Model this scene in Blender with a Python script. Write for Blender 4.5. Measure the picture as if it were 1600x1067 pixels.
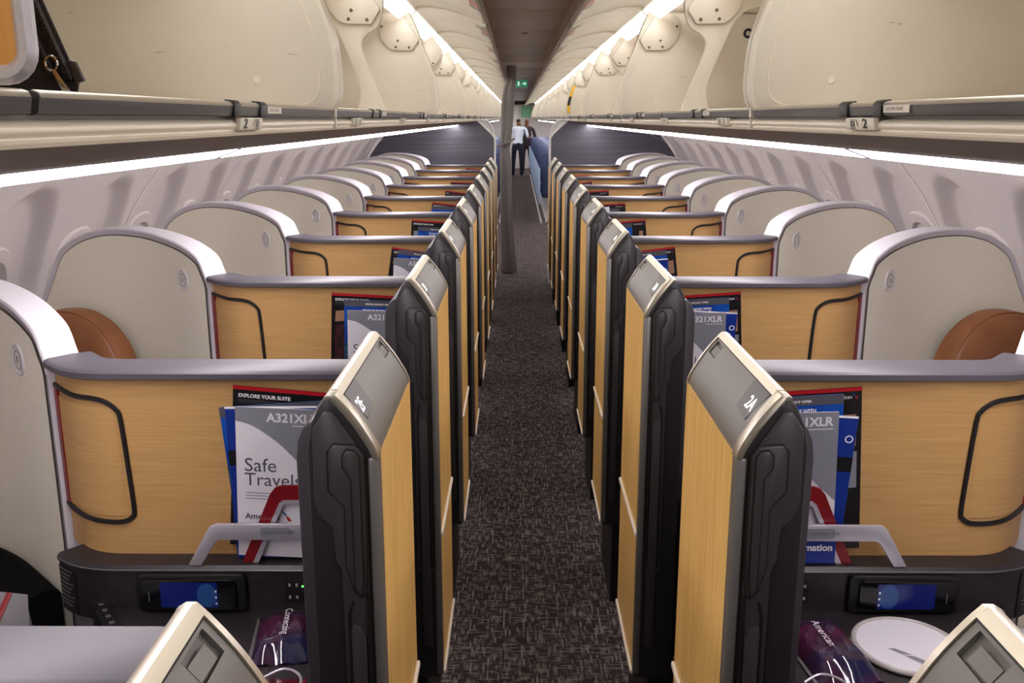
import bpy, bmesh, math, random
from mathutils import Vector, Matrix
random.seed(7)
for o in list(bpy.data.objects): bpy.data.objects.remove(o)
scene = bpy.context.scene
COL = scene.collection

# ------------------------------------------------------------------ camera, world, exposure
F_PX, VX, VY = 1450.0, 808.0, 185.0
pitch = math.atan((533.5 - VY) / F_PX)
yaw = math.atan((VX - 800.0) / math.hypot(F_PX, 533.5 - VY))
cd = bpy.data.cameras.new('camera'); cam = bpy.data.objects.new('camera', cd); COL.objects.link(cam)
cam.location = (-0.055, 0.0, 1.70)
cam.rotation_euler = (math.pi / 2 - pitch, 0, yaw)
cd.sensor_width = 36.0; cd.lens = 36.0 * F_PX / 1600.0; cd.clip_start = 0.02; cd.clip_end = 200
scene.camera = cam
w = bpy.data.worlds.new('world'); scene.world = w; w.use_nodes = True
w.node_tree.nodes['Background'].inputs[0].default_value = (0, 0, 0, 1)
w.node_tree.nodes['Background'].inputs[1].default_value = 0.0
vs = scene.view_settings
vs.view_transform = 'Standard'; vs.look = 'None'; vs.exposure = 0.32; vs.gamma = 1.0; vs.use_curve_mapping = False
LED_POWER, SIDE_POWER, WARM = 8.5, 17.0, (1.0, 0.97, 0.93)
try:
    scene.cycles.max_bounces = 10; scene.cycles.diffuse_bounces = 6
except Exception: pass

# ------------------------------------------------------------------ materials
def lin(c):
    return tuple((v / 12.92 if v <= 0.04045 else ((v + 0.055) / 1.055) ** 2.4) for v in [x / 255.0 for x in c])
M = {}
def mat(name, rgb, rough=0.5, metal=0.0, emit=None, estr=0.0, bump=None, var=None, spec=None, coat=0.0, trans=0.0):
    m = bpy.data.materials.new(name); m.use_nodes = True
    nt = m.node_tree; b = nt.nodes['Principled BSDF']
    b.inputs['Base Color'].default_value = (*lin(rgb), 1)
    b.inputs['Roughness'].default_value = rough; b.inputs['Metallic'].default_value = metal
    if spec is not None: b.inputs['Specular IOR Level'].default_value = spec
    if coat: b.inputs['Coat Weight'].default_value = coat
    if trans: b.inputs['Transmission Weight'].default_value = trans
    if emit:
        b.inputs['Emission Color'].default_value = (*emit, 1); b.inputs['Emission Strength'].default_value = estr
    tc = None
    def coords(scale):
        nonlocal tc
        if tc is None: tc = nt.nodes.new('ShaderNodeTexCoord')
        mp = nt.nodes.new('ShaderNodeMapping'); mp.inputs['Scale'].default_value = scale
        nt.links.new(tc.outputs['Object'], mp.inputs['Vector']); return mp.outputs['Vector']
    if var:                       # (rgb2, scale vector, detail, contrast lo, hi)
        rgb2, sc, det, lo, hi = var
        n = nt.nodes.new('ShaderNodeTexNoise'); n.inputs['Scale'].default_value = 1.0; n.inputs['Detail'].default_value = det
        nt.links.new(coords(sc), n.inputs['Vector'])
        r = nt.nodes.new('ShaderNodeValToRGB'); r.color_ramp.elements[0].position = lo; r.color_ramp.elements[1].position = hi
        r.color_ramp.elements[0].color = (*lin(rgb2), 1); r.color_ramp.elements[1].color = (*lin(rgb), 1)
        nt.links.new(n.outputs['Fac'], r.inputs['Fac']); nt.links.new(r.outputs['Color'], b.inputs['Base Color'])
    if bump:                      # (scale vector, strength, distance)
        sc, st, ds = bump
        n = nt.nodes.new('ShaderNodeTexNoise'); n.inputs['Scale'].default_value = 1.0; n.inputs['Detail'].default_value = 3
        nt.links.new(coords(sc), n.inputs['Vector'])
        bp = nt.nodes.new('ShaderNodeBump'); bp.inputs['Strength'].default_value = st; bp.inputs['Distance'].default_value = ds
        nt.links.new(n.outputs['Fac'], bp.inputs['Height']); nt.links.new(bp.outputs['Normal'], b.inputs['Normal'])
    M[name] = m; return m

mat('cream', (219, 212, 199), 0.42, var=((210, 202, 188), (3, 3, 3), 4, 0.35, 0.6))
def scuffs(m_, col):
    nt = m_.node_tree; b = nt.nodes['Principled BSDF']; src = b.inputs['Base Color'].links[0].from_socket
    tc = nt.nodes.new('ShaderNodeTexCoord'); mp = nt.nodes.new('ShaderNodeMapping'); mp.inputs['Scale'].default_value = (16, 9, 70); mp.inputs['Rotation'].default_value = (0.1, 0.22, 0)
    nt.links.new(tc.outputs['Object'], mp.inputs['Vector'])
    n = nt.nodes.new('ShaderNodeTexNoise'); n.inputs['Scale'].default_value = 1; n.inputs['Detail'].default_value = 2; nt.links.new(mp.outputs['Vector'], n.inputs['Vector'])
    r = nt.nodes.new('ShaderNodeValToRGB'); r.color_ramp.elements[0].position = 0.735; r.color_ramp.elements[1].position = 0.80; nt.links.new(n.outputs['Fac'], r.inputs['Fac'])
    x = nt.nodes.new('ShaderNodeMix'); x.data_type = 'RGBA'; nt.links.new(r.outputs['Color'], x.inputs[0]); nt.links.new(src, x.inputs[6]); x.inputs[7].default_value = (*lin(col), 1)
    nt.links.new(x.outputs[2], b.inputs['Base Color'])
scuffs(M['cream'], (168, 158, 142))
mat('cream_rim', (228, 221, 207), 0.28)
mat('scuff', (150, 138, 118), 0.7)
mat('steel', (205, 198, 186), 0.3, 0.85, bump=((4, 900, 4), 0.15, 0.0005))
mat('sill_metal', (104, 102, 102), 0.36, 0.6, var=((66, 64, 67), (30, 2, 60), 3, 0.35, 0.65))
mat('valance', (226, 217, 200), 0.32, 0.12)
mat('underside', (128, 118, 112), 0.55)
mat('black', (14, 13, 14), 0.45)
mat('black_gloss', (10, 10, 14), 0.12)
mat('dark', (36, 33, 36), 0.42, bump=((400, 400, 400), 0.12, 0.0004))
mat('dark_pad', (54, 50, 52), 0.38, bump=((400, 400, 400), 0.12, 0.0004))
mat('charcoal', (66, 62, 66), 0.45)
mat('console', (42, 36, 38), 0.42, var=((32, 27, 30), (60, 6, 60), 4, 0.35, 0.65))
mat('rail', (80, 76, 83), 0.42)
mat('wood', (200, 158, 100), 0.45, var=((177, 135, 81), (7, 7, 620), 4, 0.3, 0.7))
mat('wood_door', (230, 190, 116), 0.38, var=((212, 169, 96), (160, 90, 5), 4, 0.35, 0.65))
mat('fabric', (240, 235, 217), 0.75, var=((231, 225, 205), (260, 260, 260), 4, 0.35, 0.65), bump=((700, 700, 700), 0.25, 0.0006))
mat('shell', (208, 203, 209), 0.32)
mat('seam', (92, 82, 70), 0.7)
mat('plate', (112, 108, 103), 0.42, 0.35, bump=((500, 500, 500), 0.2, 0.0004))
mat('plate_dark', (80, 77, 74), 0.4, 0.2)
mat('silver', (196, 188, 172), 0.34, 0.85)
mat('edge_grey', (128, 126, 124), 0.35, 0.6)
mat('bumper', (236, 230, 220), 0.4)
mat('red', (122, 10, 20), 0.35)
mat('lens', (238, 232, 226), 0.2)
mat('white', (232, 230, 230), 0.45)
mat('alu', (196, 192, 200), 0.35, 0.5)
mat('paper', (220, 217, 222), 0.5)
mat('paper_grey', (128, 129, 138), 0.4)
mat('print_grey', (72, 72, 80), 0.6)
mat('print_black', (16, 14, 15), 0.3)
mat('print_red', (176, 12, 26), 0.35)
mat('print_blue', (10, 84, 178), 0.3, var=((4, 52, 140), (14, 14, 14), 2, 0.35, 0.65))
mat('print_navy', (10, 44, 132), 0.3)
mat('print_sea', (38, 96, 122), 0.35, var=((18, 48, 74), (40, 40, 160), 4, 0.35, 0.65))
mat('print_amber', (196, 128, 40), 0.4, var=((70, 36, 18), (60, 60, 60), 3, 0.4, 0.6))
mat('print_tan', (150, 112, 88), 0.4)
mat('print_wine', (66, 18, 22), 0.4, var=((22, 10, 12), (70, 70, 70), 3, 0.4, 0.6))
mat('sticker', (226, 220, 204), 0.5)
mat('led', (255, 250, 240), 0.4, emit=WARM, estr=LED_POWER)
mat('side_led', (236, 218, 220), 0.4, emit=(1.0, 0.93, 0.97), estr=SIDE_POWER)
mat('diffuser', (245, 240, 230), 0.4, emit=WARM, estr=1.5)
mat('number_light', (255, 255, 255), 0.4, emit=(1, 1, 1), estr=1.6)
mat('wall', (205, 197, 195), 0.5, bump=((300, 300, 300), 0.08, 0.0005))
mat('wall_rib', (232, 226, 224), 0.4)
mat('shade', (196, 192, 196), 0.55)
mat('leather', (152, 98, 58), 0.42, bump=((120, 120, 120), 0.25, 0.001), var=((136, 84, 48), (8, 8, 8), 3, 0.35, 0.65))
mat('ceiling', (196, 180, 170), 0.35)
mat('ceiling_bar', (226, 218, 208), 0.4)
mat('bulkhead', (84, 82, 90), 0.42, bump=((2, 2, 260), 0.4, 0.002), var=((68, 66, 76), (1.2, 1.2, 90), 3, 0.35, 0.65))
mat('trim_white', (206, 202, 200), 0.4)
mat('curtain', (120, 114, 112), 0.85, bump=((300, 300, 300), 0.3, 0.001), var=((114, 108, 106), (60, 60, 60), 3, 0.35, 0.65))
mat('eco_blue', (58, 72, 108), 0.55, var=((46, 58, 90), (9, 9, 9), 3, 0.35, 0.65))
mat('eco_shell', (150, 170, 196), 0.45)
mat('exit_green', (10, 96, 60), 0.35, emit=(0.02, 0.25, 0.12), estr=0.5)
mat('exit_white', (235, 245, 238), 0.4, emit=(0.8, 1, 0.9), estr=0.6)
mat('galley_green', (128, 190, 150), 0.5)
mat('yellow', (232, 182, 26), 0.45)
mat('skin', (122, 80, 58), 0.5)
mat('hair', (26, 20, 18), 0.7)
mat('shirt', (206, 214, 228), 0.7)
mat('trousers', (26, 28, 48), 0.75)
mat('shoe', (14, 14, 16), 0.4)
mat('uniform', (46, 34, 38), 0.7)
mat('screen', (6, 12, 60), 0.2, emit=(0.01, 0.03, 0.4), estr=0.09)
mat('screen_light', (16, 46, 96), 0.2, emit=(0.04, 0.15, 0.45), estr=0.1)
mat('led_green', (40, 255, 60), 0.4, emit=(0.1, 1, 0.1), estr=3)
mat('bag', (24, 20, 22), 0.75, bump=((260, 260, 260), 0.5, 0.001))
mat('zip', (52, 44, 42), 0.5)
mat('chrome', (190, 186, 182), 0.2, 1.0)
mat('case_tan', (208, 150, 78), 0.5, var=((188, 128, 58), (60, 60, 3), 3, 0.35, 0.65))
mat('pillow', (108, 105, 106), 0.85, bump=((200, 200, 200), 0.3, 0.001))
mat('seat_dark', (11, 10, 12), 0.9, spec=0.1)
mat('pouch', (28, 30, 64), 0.1, var=((78, 24, 50), (9, 9, 9), 3, 0.36, 0.62), coat=0.6)
mat('pouch_red', (120, 10, 24), 0.25, var=((20, 8, 14), (120, 120, 120), 3, 0.42, 0.58))
mat('disc', (216, 212, 219), 0.5)
mat('disc_rim', (176, 170, 166), 0.25)

def carpet_mat():
    m = bpy.data.materials.new('carpet'); m.use_nodes = True; nt = m.node_tree; b = nt.nodes['Principled BSDF']
    b.inputs['Roughness'].default_value = 0.95; b.inputs['Specular IOR Level'].default_value = 0.15
    tc = nt.nodes.new('ShaderNodeTexCoord')
    def noise(sc, det=1.0):
        mp = nt.nodes.new('ShaderNodeMapping'); mp.inputs['Scale'].default_value = sc
        nt.links.new(tc.outputs['Object'], mp.inputs['Vector'])
        n = nt.nodes.new('ShaderNodeTexNoise'); n.inputs['Scale'].default_value = 1; n.inputs['Detail'].default_value = det
        nt.links.new(mp.outputs['Vector'], n.inputs['Vector']); return n.outputs['Fac']
    def ramp(src, lo, hi, c0=(0, 0, 0), c1=(1, 1, 1)):
        r = nt.nodes.new('ShaderNodeValToRGB'); r.color_ramp.elements[0].position = lo; r.color_ramp.elements[1].position = hi
        r.color_ramp.elements[0].color = (*c0, 1); r.color_ramp.elements[1].color = (*c1, 1)
        nt.links.new(src, r.inputs['Fac']); return r.outputs['Color']
    def mix(fac, a, bb, mode='MIX'):
        x = nt.nodes.new('ShaderNodeMix'); x.data_type = 'RGBA'; x.blend_type = mode
        for s, v in ((x.inputs[0], fac), (x.inputs[6], a), (x.inputs[7], bb)):
            if hasattr(v, 'links'): nt.links.new(v, s)
            elif isinstance(v, tuple): s.default_value = (*v, 1)
            else: s.default_value = v
        return x.outputs[2]
    C = 0.0068                                   # one woven loop
    sn = nt.nodes.new('ShaderNodeVectorMath'); sn.operation = 'SNAP'; sn.inputs[1].default_value = (C, C, 1.0)
    nt.links.new(tc.outputs['Object'], sn.inputs[0])
    def woven(sc):
        mp = nt.nodes.new('ShaderNodeMapping'); mp.inputs['Scale'].default_value = sc
        nt.links.new(sn.outputs[0], mp.inputs['Vector'])
        n = nt.nodes.new('ShaderNodeTexNoise'); n.inputs['Scale'].default_value = 1; n.inputs['Detail'].default_value = 1
        nt.links.new(mp.outputs['Vector'], n.inputs['Vector']); return n.outputs['Fac']
    def rib(ax):
        sp = nt.nodes.new('ShaderNodeSeparateXYZ'); nt.links.new(tc.outputs['Object'], sp.inputs[0])
        m1 = nt.nodes.new('ShaderNodeMath'); m1.operation = 'MULTIPLY'; m1.inputs[1].default_value = math.pi / C; nt.links.new(sp.outputs[ax], m1.inputs[0])
        m2 = nt.nodes.new('ShaderNodeMath'); m2.operation = 'SINE'; nt.links.new(m1.outputs[0], m2.inputs[0])
        m3 = nt.nodes.new('ShaderNodeMath'); m3.operation = 'ABSOLUTE'; nt.links.new(m2.outputs[0], m3.inputs[0]); return m3.outputs[0]
    warp = ramp(woven((131, 17, 1)), 0.50, 0.74); weft = ramp(woven((19, 137, 1)), 0.51, 0.74)
    area = ramp(noise((5, 5, 1), 3), 0.3, 0.7)
    base = mix(area, lin((46, 37, 38)), lin((62, 54, 54)))
    c1 = mix(warp, base, lin((136, 129, 125))); c2 = mix(weft, c1, lin((130, 121, 117)))
    g1 = ramp(rib(0), 0.05, 0.75, (0.35, 0.35, 0.35)); g2 = ramp(rib(1), 0.05, 0.75, (0.35, 0.35, 0.35))
    c3 = mix(1.0, mix(1.0, c2, g1, 'MULTIPLY'), g2, 'MULTIPLY')
    c3 = mix(1.0, c3, (1.35, 1.33, 1.33), 'MULTIPLY')
    nt.links.new(c3, b.inputs['Base Color'])
    bp = nt.nodes.new('ShaderNodeBump'); bp.inputs['Strength'].default_value = 0.6; bp.inputs['Distance'].default_value = 0.003
    nt.links.new(noise((300, 300, 1), 2), bp.inputs['Height']); nt.links.new(bp.outputs['Normal'], b.inputs['Normal'])
    M['carpet'] = m
carpet_mat()

# ------------------------------------------------------------------ mesh helpers
class MB:
    def __init__(self): self.v = []; self.f = []
    def add(self, vs, fs):
        n = len(self.v); self.v += [tuple(p) for p in vs]; self.f += [tuple(i + n for i in f) for f in fs]; return self
    def box(self, x0, x1, y0, y1, z0, z1):
        vs = [(x, y, z) for x in (x0, x1) for y in (y0, y1) for z in (z0, z1)]
        return self.add(vs, [(0, 1, 3, 2), (4, 6, 7, 5), (0, 4, 5, 1), (2, 3, 7, 6), (0, 2, 6, 4), (1, 5, 7, 3)])
    def prism(self, poly, a, b, axis='y'):
        def P(u, v, t): return {'y': (u, t, v), 'x': (t, u, v), 'z': (u, v, t)}[axis]
        n = len(poly)
        vs = [P(u, v, a) for u, v in poly] + [P(u, v, b) for u, v in poly]
        fs = [tuple(range(n)), tuple(range(2 * n - 1, n - 1, -1))] + [(i, i + n, (i + 1) % n + n, (i + 1) % n) for i in range(n)]
        return self.add(vs, fs)
    def tube(self, path, r, k=8, closed=False):
        path = [Vector(p) for p in path]; n = len(path); vs = []
        prev = None
        for i, p in enumerate(path):
            a = path[(i - 1) % n] if (closed or i) else p; b = path[(i + 1) % n] if (closed or i < n - 1) else p
            t = (b - a).normalized()
            if prev is None:
                u = t.orthogonal().normalized()
            else:
                u = prev - t * prev.dot(t); u = u.normalized() if u.length > 1e-6 else t.orthogonal().normalized()
            prev = u; wv = t.cross(u)
            rr = r[i] if isinstance(r, (list, tuple)) else r
            vs += [p + rr * (math.cos(2 * math.pi * j / k) * u + math.sin(2 * math.pi * j / k) * wv) for j in range(k)]
        fs = []
        for i in range(n if closed else n - 1):
            i2 = (i + 1) % n
            fs += [(i * k + j, i * k + (j + 1) % k, i2 * k + (j + 1) % k, i2 * k + j) for j in range(k)]
        if not closed: fs += [tuple(range(k - 1, -1, -1)), tuple((n - 1) * k + j for j in range(k))]
        return self.add(vs, fs)
    def sweep(self, plan, prof):
        """plan: list of ((x,y),(nx,ny)); prof: closed list of (n offset, z)"""
        k = len(prof); vs = []
        for (p, nn) in plan: vs += [(p[0] + nn[0] * o, p[1] + nn[1] * o, z) for o, z in prof]
        fs = []
        for i in range(len(plan) - 1):
            fs += [(i * k + j, i * k + (j + 1) % k, (i + 1) * k + (j + 1) % k, (i + 1) * k + j) for j in range(k)]
        fs += [tuple(range(k - 1, -1, -1)), tuple((len(plan) - 1) * k + j for j in range(k))]
        return self.add(vs, fs)
    def grid(self, rows):
        n = len(rows[0]); vs = [p for r in rows for p in r]
        return self.add(vs, [(i * n + j, i * n + j + 1, (i + 1) * n + j + 1, (i + 1) * n + j) for i in range(len(rows) - 1) for j in range(n - 1)])
    def _shift(self, dy):
        self.v = [(x, y + dy, z) for x, y, z in self.v]; return self
    def disc(self, c, ax, r, h, k=20):
        c = Vector(c); ax = Vector(ax).normalized(); u = ax.orthogonal().normalized(); wv = ax.cross(u)
        ring = [c + r * (math.cos(2 * math.pi * j / k) * u + math.sin(2 * math.pi * j / k) * wv) for j in range(k)]
        vs = ring + [p + ax * h for p in ring]
        return self.add(vs, [tuple(range(k - 1, -1, -1)), tuple(range(k, 2 * k))] + [(j, (j + 1) % k, (j + 1) % k + k, j + k) for j in range(k)])
    def mesh(self, name, m, s=1, off=(0, 0, 0), bevel=0, seg=2, smooth=False, angle=35):
        me = bpy.data.meshes.new(name)
        me.from_pydata([(p[0] * s - off[0] * s, p[1] - off[1], p[2] - off[2]) for p in self.v], [], self.f)
        bm = bmesh.new(); bm.from_mesh(me)
        bmesh.ops.recalc_face_normals(bm, faces=bm.faces)
        if bevel:
            es = [e for e in bm.edges if len(e.link_faces) == 2 and e.calc_face_angle(0) > math.radians(30)]
            bmesh.ops.bevel(bm, geom=es, offset=bevel, segments=seg, profile=0.5, affect='EDGES', clamp_overlap=True)
        bm.to_mesh(me); bm.free()
        if smooth or bevel:
            for p in me.polygons: p.use_smooth = True
            try: me.set_sharp_from_angle(angle=math.radians(angle))
            except Exception: pass
        me.materials.append(M[m]); return me

def link(name, data, parent=None, label=None):
    o = bpy.data.objects.new(name, data); COL.objects.link(o)
    if parent is not None: o.parent = parent
    if label: o['label'] = label
    return o
def tag(o, label, cat, group=None):
    o['label'] = label; o['category'] = cat
    if group: o['group'] = group
    return o
def struct(o): o['kind'] = 'structure'; return o
def thing(name, label, cat, loc=(0, 0, 0), group=None):
    return tag(_empty(name, loc), label, cat, group)
def _empty(name, loc):
    o = bpy.data.objects.new(name, None); COL.objects.link(o); o.location = loc; o.empty_display_size = 0.05; return o
class Kit:
    """parts of one kind of thing; instanced with shared meshes"""
    def __init__(self): self.p = []
    def add(self, name, mesh, up=None, label=None):
        self.p.append((name, mesh, up, label)); return len(self.p) - 1
    def put(self, root, skip=()):
        made = {}
        for i, (n, me, up, lb) in enumerate(self.p):
            if n in skip: continue
            if up is not None and up not in made: continue
            made[i] = link(n, me, root if up is None else made[up], lb)
        return made
def arc(cx, cy, r, a0, a1, n):
    return [(cx + r * math.cos(math.radians(a0 + (a1 - a0) * i / n)), cy + r * math.sin(math.radians(a0 + (a1 - a0) * i / n))) for i in range(n + 1)]
def rrect(x0, x1, z0, z1, r, n=4):
    return arc(x1 - r, z1 - r, r, 0, 90, n) + arc(x0 + r, z1 - r, r, 90, 180, n) + arc(x0 + r, z0 + r, r, 180, 270, n) + arc(x1 - r, z0 + r, r, 270, 360, n)
def smooth_path(pts, n=6):
    out = []
    for i in range(len(pts) - 1):
        p0 = pts[max(i - 1, 0)]; p1 = pts[i]; p2 = pts[i + 1]; p3 = pts[min(i + 2, len(pts) - 1)]
        for j in range(n):
            t = j / n
            out.append(tuple(0.5 * (2 * b + (-a + c) * t + (2 * a - 5 * b + 4 * c - d) * t * t + (-a + 3 * b - 3 * c + d) * t ** 3) for a, b, c, d in zip(p0, p1, p2, p3)))
    out.append(tuple(pts[-1])); return out
_tc = {}
def text_mesh(txt, size, m, mtx, width=None, align='LEFT', extrude=0.0, bold=0.0):
    """flat lettering; mtx places text plane (x right, y up) in the parent's frame"""
    cu = bpy.data.curves.new('lettering', 'FONT'); cu.body = txt; cu.size = size; cu.align_x = align; cu.extrude = extrude; cu.resolution_u = 3; cu.offset = bold
    o = bpy.data.objects.new('lettering_tmp', cu)
    me = bpy.data.meshes.new_from_object(o)
    bpy.data.objects.remove(o); bpy.data.curves.remove(cu)
    if width:
        xs = [v.co.x for v in me.vertices]; k_ = width / max(max(xs) - min(xs), 1e-6)
        me.transform(Matrix.Diagonal((k_, k_, 1, 1)))
    me.transform(mtx); me.materials.clear(); me.materials.append(M[m]); me.name = 'lettering'
    return me
def basis(o, r, u):
    r = Vector(r).normalized(); u = Vector(u); u = (u - r * u.dot(r)).normalized(); n = r.cross(u)
    return Matrix(((r.x, u.x, n.x, o[0]), (r.y, u.y, n.y, o[1]), (r.z, u.z, n.z, o[2]), (0, 0, 0, 1)))

P_ROW = 0.924
def YR(r): return 1.567 + P_ROW * (r - 2)
SIDES = {-1: 'F', 1: 'A'}
NUM = ['', 'one', 'two', 'three', 'four', 'five', 'six', 'seven', 'eight', 'nine', 'ten']
ORD = ['', 'first', 'second', 'third', 'fourth', 'fifth', 'sixth', 'seventh', 'eighth', 'ninth', 'tenth', 'eleventh', 'twelfth', 'thirteenth', 'fourteenth', 'fifteenth', 'sixteenth', 'seventeenth']
def which(r, s):
    if r == 1: return 'just forward of pillar 2%s' % SIDES[s]
    if r <= 4: return 'numbered %d%s' % (r, SIDES[s])
    return '%s before the bulkhead, %s side' % (ORD[11 - r], 'curtain' if s < 0 else 'strap')

# ------------------------------------------------------------------ the cabin shell
Y0, Y1 = -2.2, 33.0
m = MB().box(-1.8, 1.8, Y0, 10.15, -0.05, 0.0)
struct(link('floor', m.mesh('floor', 'carpet')))
m = MB().box(-1.8, 1.8, 10.15, Y1, -0.05, -0.002)
fl2 = struct(link('floor_aft', m.mesh('floor_aft', 'carpet')))
link('seam_strip', MB().box(-0.3, 0.34, 10.13, 10.17, -0.002, 0.004).mesh('seam_strip', 'black'), fl2)

PROF = [(1.74, 0.0), (1.755, 0.35), (1.76, 0.7), (1.73, 0.95), (1.68, 1.15), (1.64, 1.25), (1.59, 1.34), (1.53, 1.43), (1.46, 1.515), (1.36, 1.63), (1.30, 1.70)]
def wall_x(z):
    for (a, za), (b, zb) in zip(PROF, PROF[1:]):
        if za <= z <= zb:
            t = (z - za) / (zb - za); return a + (b - a) * t
    return PROF[-1][0]
SP = smooth_path(PROF, 5)
def wall_xs(z):
    for (a, za), (b, zb) in zip(SP, SP[1:]):
        if za <= z <= zb: return a + (b - a) * (z - za) / max(zb - za, 1e-6)
    return wall_x(z)
WIN0, WP = 2.83, 0.587
def panel_mesh(s):
    rows = []; ny, nz = 150, 110
    for i in range(nz + 1):
        z = 0.62 + (1.69 - 0.62) * i / nz; row = []
        for j in range(ny + 1):
            y = -WP + 2 * WP * j / ny
            e = min(abs(y + WP), abs(y - WP))
            d = 0.0
            for c in (-WP / 2, WP / 2):
                zc = z - 1.16
                rr = math.sqrt(((y - c) / 0.262) ** 2 + (zc / 0.345) ** 2)
                t = min(max((1.0 - rr) / 0.15, 0), 1); d = max(d, 0.052 * t * t * (3 - 2 * t))
            if e < 0.004: d += 0.004
            row.append((wall_xs(z) + d, y, z))
        rows.append(row)
    return MB().grid(rows).mesh('wall_panel', 'wall', s, smooth=True, angle=60)
def wnd(s):
    k = Kit()
    def oval(ry, rz, n=40, d=0.0, p=2.5):
        pts = []
        for i in range(n):
            a = 2 * math.pi * i / n; ca, sa = math.cos(a), math.sin(a)
            y = ry * math.copysign(abs(ca) ** (2 / p), ca); z = rz * math.copysign(abs(sa) ** (2 / p), sa)
            zz = 1.09 + z
            pts.append((wall_xs(zz) + 0.052 - d, y, zz))
        return pts
    o, mi, inn, deep = oval(0.178, 0.222, d=0.0), oval(0.170, 0.213, d=0.012), oval(0.135, 0.175, d=0.016), oval(0.118, 0.158, d=-0.02)
    rings = [o, mi, inn, deep]; n = 40; mb = MB()
    mb.add([p for r in rings for p in r], [(a * n + j, a * n + (j + 1) % n, (a + 1) * n + (j + 1) % n, (a + 1) * n + j) for a in range(3) for j in range(n)])
    k.add('window_frame', mb.mesh('window_frame', 'wall', s, smooth=True, angle=25))
    k.add('window_shade', MB().add(oval(0.12, 0.16, d=-0.018), [tuple(range(40))]).mesh('window_shade', 'shade', s))
    return k
nw = 1
for s, side in ((-1, 'left'), (1, 'right')):
    bk = MB().grid([[(wall_xs(z) + 0.075, y, z) for y in (Y0, Y1)] for z in [0.0, 0.3, 0.62, 0.9, 1.1, 1.3, 1.45, 1.6, 1.70]])
    wl = struct(link('wall_' + side, bk.mesh('wall_' + side, 'wall', s, smooth=True)))
    low = MB().grid([[(wall_xs(z), y, z) for y in (Y0, Y1)] for z in [0.0, 0.2, 0.4, 0.62]])
    link('lower_lining', low.mesh('lower_lining', 'shade', s, smooth=True), wl)
    pm = panel_mesh(s); rib = MB()
    for z0, z1 in zip([0.62 + 0.0357 * i for i in range(30)], [0.62 + 0.0357 * (i + 1) for i in range(30)]):
        rib.add([(wall_xs(z0) - 0.0035, -0.005, z0), (wall_xs(z0) - 0.0035, 0.005, z0), (wall_xs(z1) - 0.0035, 0.005, z1), (wall_xs(z1) - 0.0035, -0.005, z1)], [(0, 1, 2, 3)])
    rm = rib.mesh('panel_joint', 'wall_rib', s)
    kit = wnd(s)
    for i in range(-3, 25):
        yc = WIN0 + WP / 2 + i * 2 * WP
        if yc > Y1 - 1: break
        o = link('wall_panel', pm, wl); o.location = (0, yc, 0)
        o = link('panel_joint', rm, wl); o.location = (0, yc + WP, 0)
        for dy in (-WP / 2, WP / 2):
            if not (0.5 < yc + dy < 9.6): continue
            wd = struct(_empty('window_%d' % nw, (0, yc + dy, 0))); nw += 1
            kit.put(wd)

# ceiling: flat crown between the door tips, curving down outboard
CP = [(-1.42, 1.66), (-1.40, 1.95), (-1.30, 2.16), (-0.9, 2.27), (-0.42, 2.285), (-0.2, 2.285), (0.2, 2.285), (0.42, 2.285), (0.9, 2.27), (1.30, 2.16), (1.40, 1.95), (1.42, 1.66)]
ce = struct(link('ceiling', MB().grid([[(x, y, z) for y in (Y0, Y1)] for x, z in CP]).mesh('ceiling', 'ceiling', smooth=True)))
yy = -0.8
cpl = MB().box(-0.21, 0.21, -0.6, 0.6, 2.272, 2.284).mesh('ceiling_panel', 'ceiling', bevel=0.004)
while yy < 31:
    o = link('ceiling_panel', cpl, ce); o.location = (0, yy + 0.6, 0); yy += 1.222
slot = MB().box(-0.022, 0.022, -0.006, 0.006, 2.268, 2.273).mesh('ceiling_slot', 'black', bevel=0.001)
for y in (6.7, 16.0):
    o = link('ceiling_slot', slot, ce); o.location = (0, y, 0)
bar = MB().box(-0.5, 0.5, 10.05, 10.75, 2.255, 2.29).box(-0.5, 0.5, 20.0, 20.3, 2.255, 2.29)
link('ceiling_bar', bar.mesh('ceiling_bar', 'ceiling_bar', bevel=0.008), ce)
# ends of the cabin
struct(link('wall_front', MB().box(-1.8, 1.8, Y0 - 0.06, Y0, 0, 2.4).mesh('wall_front', 'cream')))
wa = struct(link('wall_aft', MB().box(-1.8, 1.8, Y1, Y1 + 0.06, 0, 2.4).mesh('wall_aft', 'trim_white')))
link('galley_opening', MB().box(0.08, 0.46, Y1 - 0.02, Y1, 1.72, 2.12).mesh('galley_opening', 'galley_green', bevel=0.02), wa)
link('galley_door', MB().box(-0.34, 0.0, Y1 - 0.02, Y1, 1.0, 2.14).mesh('galley_door', 'white', bevel=0.01), wa)
link('galley_header', MB().box(-0.6, 0.6, Y1 - 0.5, Y1 - 0.4, 2.16, 2.28).mesh('galley_header', 'dark', bevel=0.005), wa)

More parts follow.
